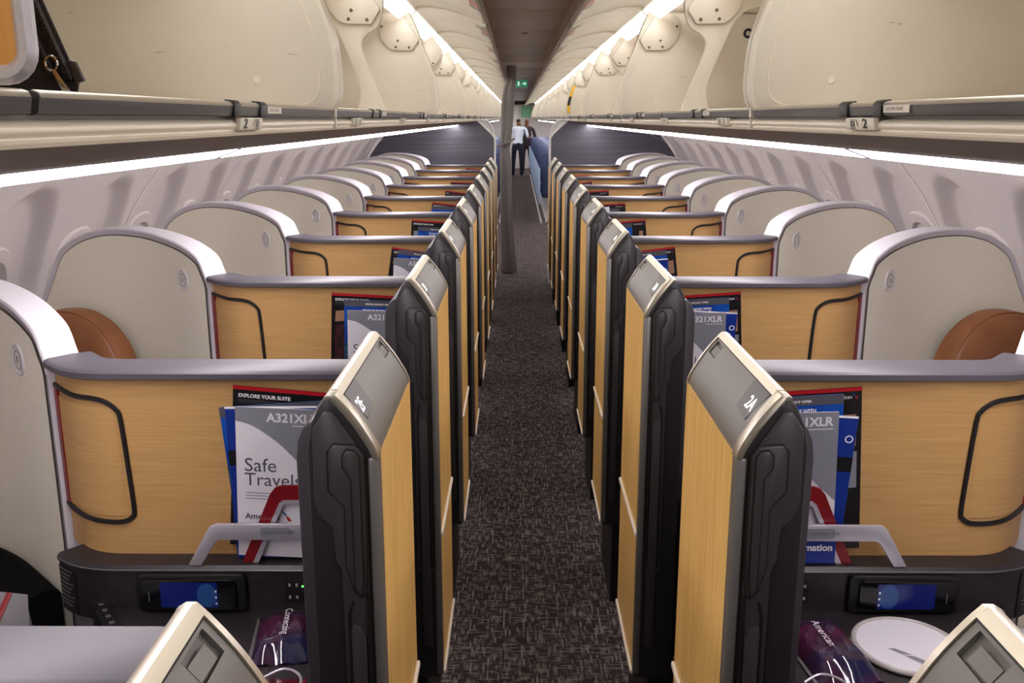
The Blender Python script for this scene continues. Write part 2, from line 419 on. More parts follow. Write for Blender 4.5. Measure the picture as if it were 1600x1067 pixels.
# class divider: grey bulkhead each side with a pale edge trim
YB = 9.72
for s, side in ((-1, 'left'), (1, 'right')):
    poly = [(0.295, 0.0), (0.295, 1.50), (0.325, 1.545), (0.485, 1.69), (1.30, 1.69), (1.46, 1.515), (1.59, 1.34), (1.68, 1.15), (1.73, 0.95), (1.76, 0.6), (1.74, 0.0)]
    b = struct(link('wall_bulkhead_' + side, MB().prism(poly, YB, YB + 0.05).mesh('bulkhead', 'bulkhead', s)))
    path = [(0.290, YB + 0.025, 0.0), (0.290, YB + 0.025, 1.49), (0.298, YB + 0.025, 1.515), (0.32, YB + 0.025, 1.545), (0.485, YB + 0.025, 1.695)]
    tr = MB().tube([Vector((0.290, YB + 0.02, 0.001))] + [Vector(p) for p in path[1:]], 0.017, 8)
    link('edge_trim', tr.mesh('edge_trim', 'trim_white', s, smooth=True), b)
    tr2 = MB().tube([Vector(p) + Vector((-0.0, 0.42, 0)) for p in [(0.30, YB, 0.001), (0.30, YB, 1.50), (0.32, YB, 1.60), (0.37, YB, 1.67), (0.48, YB, 1.69)]], 0.016, 8)
    link('edge_trim', tr2.mesh('edge_trim', 'trim_white', s, smooth=True), b)
    poly2 = [(0.30, 0.0), (0.30, 1.50), (0.32, 1.60), (0.37, 1.67), (0.48, 1.69), (1.30, 1.69), (1.59, 1.34), (1.73, 0.95), (1.74, 0.0)]
    link('rear_panel', MB().prism(poly2, YB + 0.41, YB + 0.44).mesh('rear_panel', 'trim_white', s), b)
    # curved head trim where the lining meets the bulkhead
    hp = smooth_path([(1.52, YB - 0.012, 1.44), (1.15, YB - 0.012, 1.60), (0.75, YB - 0.012, 1.665), (0.485, YB - 0.012, 1.692)], 6)
    link('head_trim', MB().tube(hp, 0.006, 6).mesh('head_trim', 'edge_grey', s, smooth=True), b)
    wp = [(wall_xs(z) - 0.015, YB - 0.015, z) for z in [0.9 + 0.06 * i for i in range(13)]]
    link('wall_trim', MB().tube(wp, 0.018, 8).mesh('wall_trim', 'wall_rib', s, smooth=True), b)

# ------------------------------------------------------------------ overhead bins (units of two bays)
BAY = 1.265; J0 = 2.04
def bin_kit(s, full):
    k = Kit(); L2 = 2 * BAY
    def A(n, mb, m, up=None, label=None, **kw): return k.add(n, mb.mesh(n, m, s, **kw), up, label)
    # shelf, back and top of the bucket
    A('shelf', MB().prism([(0.462, 1.700), (1.24, 1.690), (1.24, 1.712), (0.462, 1.712)], 0.004, L2 - 0.004), 'cream')
    bk = smooth_path([(1.13, 1.712), (1.235, 1.78), (1.26, 1.95), (1.22, 2.10), (1.12, 2.17), (0.64, 2.185)], 4)
    A('bin_back', MB().prism(bk + [(x + 0.02, z + 0.015) for x, z in reversed(bk)], 0.004, L2 - 0.004), 'cream', smooth=True)
    # end walls
    edge = smooth_path([(0.475, 1.713), (0.445, 1.727), (0.436, 1.748), (0.433, 1.786), (0.441, 1.863), (0.466, 1.938), (0.508, 2.043), (0.53, 2.108), (0.56, 2.175)], 4)
    poly = edge + [(1.12, 2.17), (1.22, 2.10), (1.258, 1.95), (1.235, 1.78), (1.13, 1.713)]
    for y0, y1 in ((0.006, 0.026), (L2 - 0.026, L2 - 0.006)):
        e = A('end_wall', MB().prism(poly, y0, y1), 'cream', bevel=0.003)
        ym = (y0 + y1) / 2
        A('edge_rim', MB().tube([(x + 0.004, ym, z) for x, z in edge], 0.0105, 8), 'cream_rim', e, smooth=True)
        if full:
            ins = [(x + 0.035, y0 - 0.0002, z + (0.012 if z < 1.75 else 0)) for x, z in edge]
            A('inner_bead', MB().tube(ins, 0.0022, 5), 'cream_rim', e, smooth=True)
            if s > 0 and y0 > 1: A('grommet', MB().tube([(1.02 + 0.017 * math.cos(a), y0 - 0.003, 2.085 + 0.017 * math.sin(a)) for a in [2 * math.pi * i / 20 for i in range(20)]], 0.006, 8, True), 'black', e, smooth=True)
            A('button', MB().disc((0.60, y0 + 0.001, 1.778), (0, -1, 0), 0.0085, 0.003, 14), 'cream_rim', e, bevel=0.001)
    # waisted middle divider
    tp = smooth_path([(0.505, 2.10), (0.51, 2.045), (0.528, 2.000), (0.566, 1.975), (0.584, 1.945), (0.579, 1.91), (0.556, 1.85), (0.534, 1.793), (0.505, 1.713)], 4)
    to = smooth_path([(0.61, 1.713), (0.600, 1.745), (0.592, 1.785), (0.600, 1.83), (0.632, 1.912), (0.662, 1.985), (0.69, 2.03), (0.74, 2.06), (0.9, 2.09)], 4)
    dv = A('divider', MB().prism(tp + to + [(0.9, 2.18), (0.56, 2.175)], BAY - 0.012, BAY + 0.012), 'cream', bevel=0.003)
    # hinge plates with screws
    plate = [(0.547, 2.008), (0.637, 2.010), (0.660, 2.022), (0.690, 2.056), (0.700, 2.10), (0.694, 2.145), (0.66, 2.168), (0.585, 2.162), (0.552, 2.112), (0.517, 2.060), (0.518, 2.05)]
    for y in ((BAY - 0.013, L2 - 0.027) if True else ()):
        hp = A('hinge_plate', MB().prism(plate, y - 0.012, y), 'cream', bevel=0.003)
        if full:
            for (x, z) in ((0.560, 2.022), (0.622, 2.024), (0.612, 2.052), (0.686, 2.115)):
                A('screw', MB().disc((x, y - 0.0118, z), (0, -1, 0), 0.0058, 0.0025, 10), 'seam', hp)
    # front sill of each bay: metal strip, latch straps, sticker
    sp = [(0.452, 1.7025), (0.4475, 1.704), (0.445, 1.7165), (0.447, 1.7205), (0.452, 1.7225), (0.474, 1.7235), (0.476, 1.720), (0.476, 1.7025)]
    for b in (0, 1):
        y = b * BAY
        st = A('sill', MB().prism(sp, y + 0.006, y + BAY - 0.006), 'sill_metal', smooth=True, angle=28)
        A('sill_lip', MB().prism([(0.4445, 1.7168), (0.4462, 1.7211), (0.4515, 1.7232), (0.4525, 1.7222), (0.4475, 1.7203), (0.4455, 1.7163)], y + 0.008, y + BAY - 0.008), 'steel', st, smooth=True, angle=60)
        if full:
            for a, c in ((0.538, 0.568), (0.672, 0.710)):
                A('latch_strap', MB().prism([(0.4435, 1.7015), (0.4425, 1.72), (0.447, 1.7245), (0.457, 1.7258), (0.457, 1.7015)], y + a, y + c), 'black', bevel=0.001)
            if s < 0: ya, yb = y + 0.715, y + 0.80
            else: ya, yb = y + 0.445, y + 0.53
            sk = A('sticker', MB().box(0.4436, 0.4452, ya, yb, 1.7075, 1.7175), 'sticker', label='small cream sticker')
            t = text_mesh('Latch bin closed', 0.0088, 'print_black', basis((s * 0.4432, (ya + 0.008) if s < 0 else (yb - 0.008), 1.7105), (0, -s, 0), (0, 0, 1)))
            k.add('lettering', t, sk)
        else:
            A('latch_strap', MB().box(0.4425, 0.47, y + 0.55, y + 0.70, 1.702, 1.727), 'black')
        if b == 0: A('sill_joint', MB().box(0.443, 0.478, y + 0.001, y + 0.012, 1.702, 1.7262), 'cream_rim')
        # upper light and its bracket, open door
        led = A('light_strip', MB().prism([(0.540, 2.194), (0.608, 2.152), (0.613, 2.160), (0.545, 2.202)], y + 0.03, y + BAY - 0.09), 'led')
        A('light_cap', MB().prism([(0.538, 2.191), (0.606, 2.149), (0.613, 2.160), (0.545, 2.202)], y + BAY - 0.09, y + BAY - 0.03), 'diffuser', led)
        A('light_cap', MB().prism([(0.536, 2.188), (0.606, 2.145), (0.614, 2.16), (0.546, 2.204)], y + 0.002, y + 0.03), 'diffuser', bevel=0.004)
        if full:
            A('hinge_hook', MB().tube(smooth_path([(0.528, y + 0.03, 2.194), (0.548, y + 0.02, 2.172), (0.56, y + 0.008, 2.160), (0.578, y + 0.02, 2.150), (0.568, y + 0.04, 2.160), (0.545, y + 0.045, 2.178)], 4), 0.0036, 6), 'cream_rim', smooth=True)
        dp = smooth_path([(0.536, 2.198), (0.50, 2.2045), (0.45, 2.203), (0.385, 2.192), (0.335, 2.178), (0.284, 2.161), (0.24, 2.143), (0.207, 2.127)], 4)
        up = [(x + 0.004, z + 0.02) for x, z in reversed(dp)]
        dr = A('bin_door', MB().prism(dp + [(0.199, 2.128), (0.196, 2.14)] + up, y + 0.007, y + BAY - 0.007), 'cream', smooth=True, angle=50)
        for ye in ((y + 0.009, y + BAY - 0.009) if full else (y + 0.009,)):
            A('door_bead', MB().tube([(x, ye, z - 0.003) for x, z in dp], 0.0045, 6), 'cream_rim', dr, smooth=True)
        def dz_(x): return 2.127 + (x - 0.207) * 0.455 - 0.0022
        for q, (mm, a, c, xa, xb, sk) in enumerate((('print_red', 0.46, 0.60, 0.209, 0.243, -0.05), ('print_black', 0.60, 0.72, 0.209, 0.246, -0.04), ('edge_grey', 0.34, 0.44, 0.212, 0.262, -0.10), ('white', 0.72, 0.90, 0.208, 0.232, 0), ('print_black', 0.78, 0.80, 0.209, 0.228, 0), ('print_black', 0.84, 0.87, 0.214, 0.226, 0), ('print_black', 0.18, 0.22, 0.209, 0.225, 0), ('print_black', 0.28, 0.30, 0.209, 0.225, 0))):
            off_ = 0.0006 if mm == 'print_black' else 0.0
            A('door_label', MB().add([(xa, y + a, dz_(xa) - off_), (xa, y + c, dz_(xa) - off_), (xb, y + c + sk, dz_(xb) - off_), (xb, y + a + sk, dz_(xb) - off_)], [(0, 1, 2, 3)]), mm, dr)
        A('door_edge', MB().box(0.192, 0.2, y + 0.02, y + BAY - 0.02, 2.126, 2.15), 'edge_grey', dr, bevel=0.002)
    # valance, underside and the wash light below
    va = smooth_path([(0.462, 1.699), (0.452, 1.698), (0.446, 1.694), (0.4455, 1.688), (0.449, 1.6845)], 3) + [(0.449, 1.683), (0.446, 1.680), (0.4475, 1.6765), (0.47, 1.675), (0.47, 1.699)]
    A('valance', MB().prism(va, 0.004, L2 - 0.004), 'valance', smooth=True, angle=40)
    A('gap_backing', MB().box(0.460, 0.48, 0, L2, 1.690, 1.7035), 'underside')
    A('valance_clip', MB().box(0.4425, 0.462, 0.001, 0.012, 1.679, 1.6995), 'cream_rim', bevel=0.002)
    un = smooth_path([(0.449, 1.6768), (0.50, 1.664), (0.57, 1.648), (0.655, 1.636)], 3)
    A('underside', MB().prism(un + [(0.655, 1.646), (0.45, 1.688)], 0.002, L2 - 0.002), 'underside', smooth=True)
    A('wash_light', MB().prism([(0.655, 1.6355), (0.705, 1.6165), (0.716, 1.6170), (0.740, 1.660), (0.66, 1.660)], 0.012, L2 - 0.012), 'side_led')
    A('wash_joint', MB().prism([(0.654, 1.6350), (0.705, 1.6155), (0.717, 1.6160), (0.741, 1.660), (0.66, 1.660)], 0.001, 0.016), 'black')
    A('light_edge', MB().prism([(0.660, 1.661), (0.740, 1.661), (1.33, 1.680), (1.33, 1.688), (0.660, 1.672)], 0.002, L2 - 0.002), 'underside')
    return k
for s in (-1, 1):
    kf, ks = bin_kit(s, True), bin_kit(s, False)
    for u in range(-2, 12):
        y = J0 + 2 * BAY * u
        if y + 2 * BAY > Y1: break
        full = -2 < u < 4
        nm = 'curtain' if s < 0 else 'yellow strap'
        if u == -1: lb = 'open overhead bin holding the black bag' if s < 0 else 'open empty overhead bin across the aisle from the black bag'
        elif 0 <= u < 4: lb = 'open cream overhead bin, %s aft of the bin %s' % (ORD[u + 1], 'holding the black bag' if s < 0 else 'across from the black bag')
        else: lb = 'open cream overhead bin, %s past the grey bulkhead, %s side' % (ORD[u - 3], nm)
        t = thing('overhead_bin', lb, 'overhead bin', (0, y, 0), 'overhead bins beyond the bulkhead, %s side' % nm if u > 3 else 'overhead bins above the suites')
        if u == -2: t['label'] = 'open overhead bin forward of the bin %s' % ('holding the black bag' if s < 0 else 'across from the black bag')
        mk = (kf if full else ks).put(t, skip=('light_strip', 'light_cap', 'wash_light') if u == -2 else ())
        for o in mk.values():
            if o.name.split('.')[0] in ('light_strip', 'light_cap') and y + max(v.co.y for v in o.data.vertices) < 3.9:
                o.name = o.name.split('.')[0] + '_offscreen'

# seat row signs on the valance
for s in (-1, 1):
    body = MB().prism([(0.447, 1.7015), (0.4375, 1.700), (0.441, 1.6835), (0.447, 1.6825)], -0.056, 0.056).mesh('sign_body', 'sticker', s, bevel=0.002)
    def sgn(y, z): return (s * (0.4366 + (1.700 - z) * 0.21), y, z)
    icv = MB()
    for (a, c, z0, z1) in ((0.016, 0.036, 1.6855, 1.6868), (0.018, 0.022, 1.6885, 1.6955), (0.029, 0.033, 1.6885, 1.6955), (0.018, 0.033, 1.6945, 1.696), (0.022, 0.029, 1.6885, 1.690), (0.008, 0.034, 1.6975, 1.6985)):
        icv.add([sgn(a if s < 0 else a, z0), sgn(c, z0), sgn(c, z1), sgn(a, z1)], [(0, 1, 2, 3)])
    icv.add([sgn(0.008, 1.6985), sgn(0.0105, 1.6985), sgn(0.0045, 1.689), sgn(0.002, 1.689)], [(0, 1, 2, 3)])
    icm = icv.mesh('seat_icon', 'print_black')
    for r in range(2, 11):
        y = 1.38 + P_ROW * (r - 2)
        t = thing('row_sign', 'cream row sign reading %s under the bin sill, %s side' % (NUM[r], 'curtain' if s < 0 else 'yellow strap'), 'sign', (0, y, 0), 'row number signs')
        link('sign_body', body, t)
        if r < 9:
            me = text_mesh(str(r), 0.019, 'print_black', basis(sgn(-0.044 if s < 0 else -0.014, 1.6865), (0, -s, 0), (s * -0.2, 0, 1)) @ Matrix.Diagonal((2.1, 1, 1, 1)), bold=0.0004)
            link('lettering', me, t)
            link('seat_icon', icm, t)

# ------------------------------------------------------------------ suite dividers
RP = [(0.345, 0.0), (0.50, 0.0), (0.65, 0.0), (0.76, 0.0), (0.80, 0.001), (0.835, 0.008), (0.868, 0.024), (0.90, 0.052), (0.93, 0.085)]
def plan_normals(pts):
    out = []
    for i, p in enumerate(pts):
        a = pts[max(i - 1, 0)]; b = pts[min(i + 1, len(pts) - 1)]
        t = Vector((b[0] - a[0], b[1] - a[1])).normalized(); out.append((p, (-t.y, t.x)))
    return out
RPS = plan_normals(smooth_path(RP, 4))
RPC = [q for q in RPS if q[0][0] < 0.895]
def on_plan(x, n, z):
    for (p, nn), (q, nq) in zip(RPS, RPS[1:]):
        if p[0] <= x <= q[0] + 1e-9:
            t = (x - p[0]) / (q[0] - p[0]); return (p[0] + (q[0] - p[0]) * t + nn[0] * n, p[1] + (q[1] - p[1]) * t + nn[1] * n, z)
    return (x, 0.085 + n, z)
# shell plan curve: leaves the panel at 44 degrees and flattens towards the window
SHP = [(0.93, 0.095)]; NS, LS = 60, 0.95
for i in range(NS):
    sd = i * LS / NS; a = math.radians(44 if sd < 0.2 else max(16, 44 - (sd - 0.2) * 90))
    SHP.append((SHP[-1][0] + LS / NS * math.cos(a), SHP[-1][1] + LS / NS * math.sin(a)))
SHN = plan_normals(SHP)
def on_shell(sv, n, z):
    f = min(max(sv / LS * NS, 0), NS - 1e-6); i = int(f); t = f - i
    (p, nn), (q, nq) = SHN[i], SHN[i + 1]
    nx, ny = nn[0] + (nq[0] - nn[0]) * t, nn[1] + (nq[1] - nn[1]) * t
    return (p[0] + (q[0] - p[0]) * t + nx * n, p[1] + (q[1] - p[1]) * t + ny * n, z)
OUT = smooth_path([(0.0, 1.235), (0.008, 1.255), (0.023, 1.275), (0.044, 1.302), (0.08, 1.318), (0.154, 1.336), (0.268, 1.350), (0.348, 1.358), (0.432, 1.361), (0.508, 1.358), (0.569, 1.346), (0.619, 1.328), (0.672, 1.296), (0.696, 1.270), (0.718, 1.232), (0.752, 1.168), (0.796, 1.092), (0.838, 1.014), (0.875, 0.93)], 3)
def inset(pl, d):
    out = []
    for i, p in enumerate(pl):
        a = pl[max(i - 1, 0)]; b = pl[min(i + 1, len(pl) - 1)]
        t = Vector((b[0] - a[0], b[1] - a[1])).normalized()
        out.append((p[0] + t.y * d, p[1] - t.x * d))
    o2 = [out[0]]
    for q in out[1:]:
        if q[0] > o2[-1][0] + 1e-4: o2.append(q)
    return o2
ZB = 0.30
def sheet(pl, n):
    return MB().grid([[on_shell(sv, n, ZB + (z - ZB) * j / 3) for sv, z in pl] for j in range(4)])
def shell_solid():
    mb = MB(); T = 0.062; n = len(OUT)
    prof = [(0.0, 0.0), (-0.003, 0.004), (0.0, 0.008), (T * 0.55, 0.011), (T, 0.010)]
    # front, rolled top and back
    rows = [[on_shell(sv, 0.0, ZB) for sv, z in OUT], [on_shell(sv, 0.0, z) for sv, z in OUT]]
    ctr = []
    for i, (sv, z) in enumerate(OUT):
        a = OUT[max(i - 1, 0)]; b = OUT[min(i + 1, n - 1)]; t = Vector((b[0] - a[0], b[1] - a[1])).normalized()
        ctr.append((-t.y, t.x))
    for o, up in prof[1:]:
        rows.append([on_shell(sv + c[0] * up, o, z + c[1] * up) for (sv, z), c in zip(OUT, ctr)])
    rows.append([on_shell(sv, T, ZB) for sv, z in OUT])
    mb.grid(rows)
    e0 = [r[0] for r in rows]; mb.add(e0, [tuple(range(len(e0)))])
    e1 = [r[-1] for r in rows]; mb.add(e1, [tuple(range(len(e1)))])
    return mb
def divider_kit(s):
    k = Kit(); off = (0.65, 0, 0)
    def A(n, mb, m, up=None, label=None, **kw): return k.add(n, mb.mesh(n, m, s, off, **kw), up, label)
    A('panel', MB().sweep(RPS, [(0.018, 0.905), (0.018, 1.255), (0.04, 1.255), (0.04, 0.905)]), 'wood', label='maple veneer panel', smooth=True)
    A('rail', MB().sweep(RPS, [(0.004, 1.2515), (0.0, 1.2535), (0.0, 1.2635), (0.003, 1.2665), (0.008, 1.2685), (0.05, 1.2705), (0.084, 1.2695), (0.09, 1.266), (0.09, 1.25)]), 'rail', label='grey mauve top rail', smooth=True, angle=28)
    A('partition_back', MB().sweep(RPS, [(0.04, 0.3), (0.04, 1.25), (0.09, 1.25), (0.09, 0.3)]), 'dark')
    A('red_strip', MB().sweep([((0.918, 0.071), (-0.64, 0.76)), ((0.931, 0.085), (-0.68, 0.73))], [(0.014, 0.985), (0.014, 1.218), (0.03, 1.218), (0.03, 0.985)]), 'red', label='dark red trim strip')
    g = [on_plan(0.929, 0.0155, 1.218), on_plan(0.90, 0.0155, 1.216), on_plan(0.86, 0.0155, 1.214), on_plan(0.815, 0.0155, 1.213), on_plan(0.79, 0.0155, 1.207), on_plan(0.772, 0.0155, 1.192), on_plan(0.766, 0.0155, 1.17),
         on_plan(0.760, 0.0155, 1.06), on_plan(0.758, 0.0155, 1.00), on_plan(0.763, 0.0155, 0.986), on_plan(0.78, 0.0155, 0.977), on_plan(0.82, 0.0155, 0.976), on_plan(0.86, 0.0155, 0.978), on_plan(0.90, 0.0155, 0.980), on_plan(0.929, 0.0155, 0.983)]
    cd_ = A('cabinet_door', MB().grid([[on_plan(x, 0.0155 + (0.0 if 0.772 < x < 0.925 else 0.003), z) for x in [0.77, 0.775, 0.79, 0.81, 0.83, 0.85, 0.87, 0.89, 0.91, 0.922]] for z in (0.988, 1.2)]), 'wood', smooth=True)
    A('gasket', MB().tube(smooth_path(g, 3), 0.0048, 6), 'black', cd_, smooth=True)
    sh = A('shell', shell_solid(), 'shell', label='pale rounded seat shell', smooth=True, angle=40)
    A('seam', sheet(inset(OUT, 0.0105), -0.0012), 'seam', sh, smooth=True)
    A('fabric_face', sheet(inset(OUT, 0.0135), -0.003), 'fabric', sh, label='cream textured shell face', smooth=True)
    c0 = Vector(on_shell(0.139, -0.003, 1.24)); ex = (Vector(on_shell(0.159, -0.003, 1.24)) - c0).normalized(); nz = Vector((-ex.y, ex.x, 0)) * -1
    ring = [c0 + 0.027 * math.cos(2 * math.pi * i / 28) * ex + Vector((0, 0, 0.030 * math.sin(2 * math.pi * i / 28))) for i in range(28)]
    lm = A('reading_lamp', MB().tube(ring, 0.0034, 6, True), 'shell', smooth=True)
    lens = [c0 + nz * 0.002 + 0.021 * math.cos(2 * math.pi * i / 28) * ex + Vector((0, 0, 0.024 * math.sin(2 * math.pi * i / 28))) for i in range(28)]
    A('lamp_lens', MB().add(lens, [tuple(range(28))]), 'lens', lm)
    rim = [c0 + nz * 0.0015 + 0.016 * math.cos(2 * math.pi * i / 28) * ex + Vector((0, 0, 0.0185 * math.sin(2 * math.pi * i / 28))) for i in range(28)]
    A('lamp_ring', MB().tube(rim, 0.0016, 5, True), 'edge_grey', lm)
    A('lamp_mark', MB().tube([c0 + nz * 0.0022 + Vector((0, 0, -0.006)), c0 + nz * 0.0022 + Vector((0, 0, 0.008))], 0.0018, 5), 'edge_grey', lm)
    # console
    A('ledge', MB().sweep(RPC, [(-0.032, 0.898), (-0.032, 0.905), (-0.026, 0.911), (0.02, 0.912), (0.02, 0.898)]), 'console', smooth=True, angle=30)
    A('console_face', MB().sweep(RPC, [(-0.029, 0.80), (-0.029, 0.90), (0.0, 0.90), (0.0, 0.80)]), 'console', smooth=True)
    A('ledge_line', MB().tube([on_plan(x, -0.0325, 0.904) for x in [0.36 + 0.0183 * i for i in range(30)]], 0.0012, 5), 'edge_grey', smooth=True)
    tb = [(0.385, 0.0), (0.80, 0.0), (0.85, 0.02), (0.895, 0.075), (0.755, -0.115), (0.63, -0.31), (0.385, -0.44)]
    A('table', MB().prism(tb, 0.80, 0.825, 'z'), 'console', bevel=0.003)
    A('console_body', MB().prism([(x * 0.985 + 0.006, y) for x, y in tb], 0.02, 0.80, 'z'), 'dark')
    return k
def console_detail(s):
    k = Kit(); off = (0.65, 0, 0)
    def A(n, mb, m, up=None, label=None, **kw): return k.add(n, mb.mesh(n, m, s, off, **kw), up, label)
    dk = A('handset_dock', MB().prism(rrect(0.545, 0.745, 0.8265, 0.899, 0.012), -0.040, -0.028), 'black', bevel=0.003)
    A('literature_bar', MB().prism([(0.650, 0.912), (0.609, 0.984), (0.603, 0.990), (0.594, 0.993), (0.382, 0.993), (0.382, 0.962), (0.590, 0.962), (0.598, 0.957), (0.626, 0.912)], -0.030, -0.022), 'alu', label='pale metal literature bar', bevel=0.002)
    sp = A('bar_sticker', MB().prism(rrect(0.462, 0.515, 0.9685, 0.9875, 0.005), -0.0312, -0.0295), 'paper_grey')
    x = -0.508 if s < 0 else 0.470
    k.add('lettering', text_mesh('Literature only', 0.0088, 'print_grey', basis((x - 0.65 * s, -0.0316, 0.976), (1, 0, 0), (0, 0, 1))), sp)
    A('red_bracket', MB().prism([(0.556, 0.912), (0.497, 1.046), (0.488, 1.057), (0.476, 1.061), (0.382, 1.061), (0.382, 1.034), (0.474, 1.034), (0.482, 1.028), (0.536, 0.912)], -0.016, -0.010), 'red', label='red bracket')
    A('bracket_lining', MB().prism([(0.536, 0.912), (0.482, 1.028), (0.474, 1.034), (0.382, 1.034), (0.382, 1.027), (0.470, 1.027), (0.476, 1.022), (0.526, 0.912)], -0.017, -0.008), 'alu')
    ot = A('power_outlet', MB().box(0.425, 0.475, -0.0315, -0.028, 0.842, 0.882), 'black')
    for i, (x, z) in enumerate(((0.468, 0.875), (0.455, 0.875), (0.468, 0.851), (0.455, 0.851))):
        A('outlet_mark', MB().box(x - 0.002, x + 0.002, -0.0322, -0.031, z - 0.003, z + 0.003), 'alu', ot)
    A('outlet_light', MB().box(0.4425, 0.4455, -0.0324, -0.031, 0.871, 0.874), 'led_green', ot)
    pc = A('notice', MB().grid([[on_plan(x, -0.031, z) for x in (0.855, 0.862, 0.87, 0.878, 0.886, 0.892)] for z in (0.80, 0.89)]), 'black')
    for i in range(9):
        z = 0.886 - i * 0.0088
        A('notice_line', MB().tube([on_plan(0.890, -0.0315, z), on_plan(0.876, -0.0315, z), on_plan(0.860 + 0.004 * (i % 3), -0.0315, z)], 0.0009, 4), 'edge_grey', pc)
    v0, v1 = Vector((0.90, 0.068, 0.832)), Vector((0.752, -0.135, 0.832)); d = (v1 - v0); dn = d.normalized(); pn = Vector((dn.y, -dn.x, 0))
    vm = MB(); a = [v0 - pn * 0.004, v1 - pn * 0.004, v1 + pn * 0.024, v0 + pn * 0.024]
    vm.prism([(p.x, p.y) for p in a], 0.80, 0.832, 'z')
    vs_ = A('vent_strip', vm, 'black')
    for i in range(9):
        c = v0 + d * ((i + 0.7) / 9.5) + pn * 0.011
        q = [c - dn * 0.004 - pn * 0.004, c + dn * 0.004 - pn * 0.004, c + dn * 0.004 + pn * 0.004, c - dn * 0.004 + pn * 0.004]
        A('vent_slot', MB().prism([(p.x, p.y) for p in q], 0.8315, 0.8335, 'z'), 'edge_grey', vs_)
    return k
for s in (-1, 1):
    k, kd = divider_kit(s), console_detail(s)
    for r in range(1, 11):
        t = thing('suite_divider', 'cream and maple suite divider beside the door pillar %s' % which(r, s), 'divider', (s * 0.65, YR(r), 0), 'suite dividers along the aisle')
        k.put(t)
        if r == 2: kd.put(t)

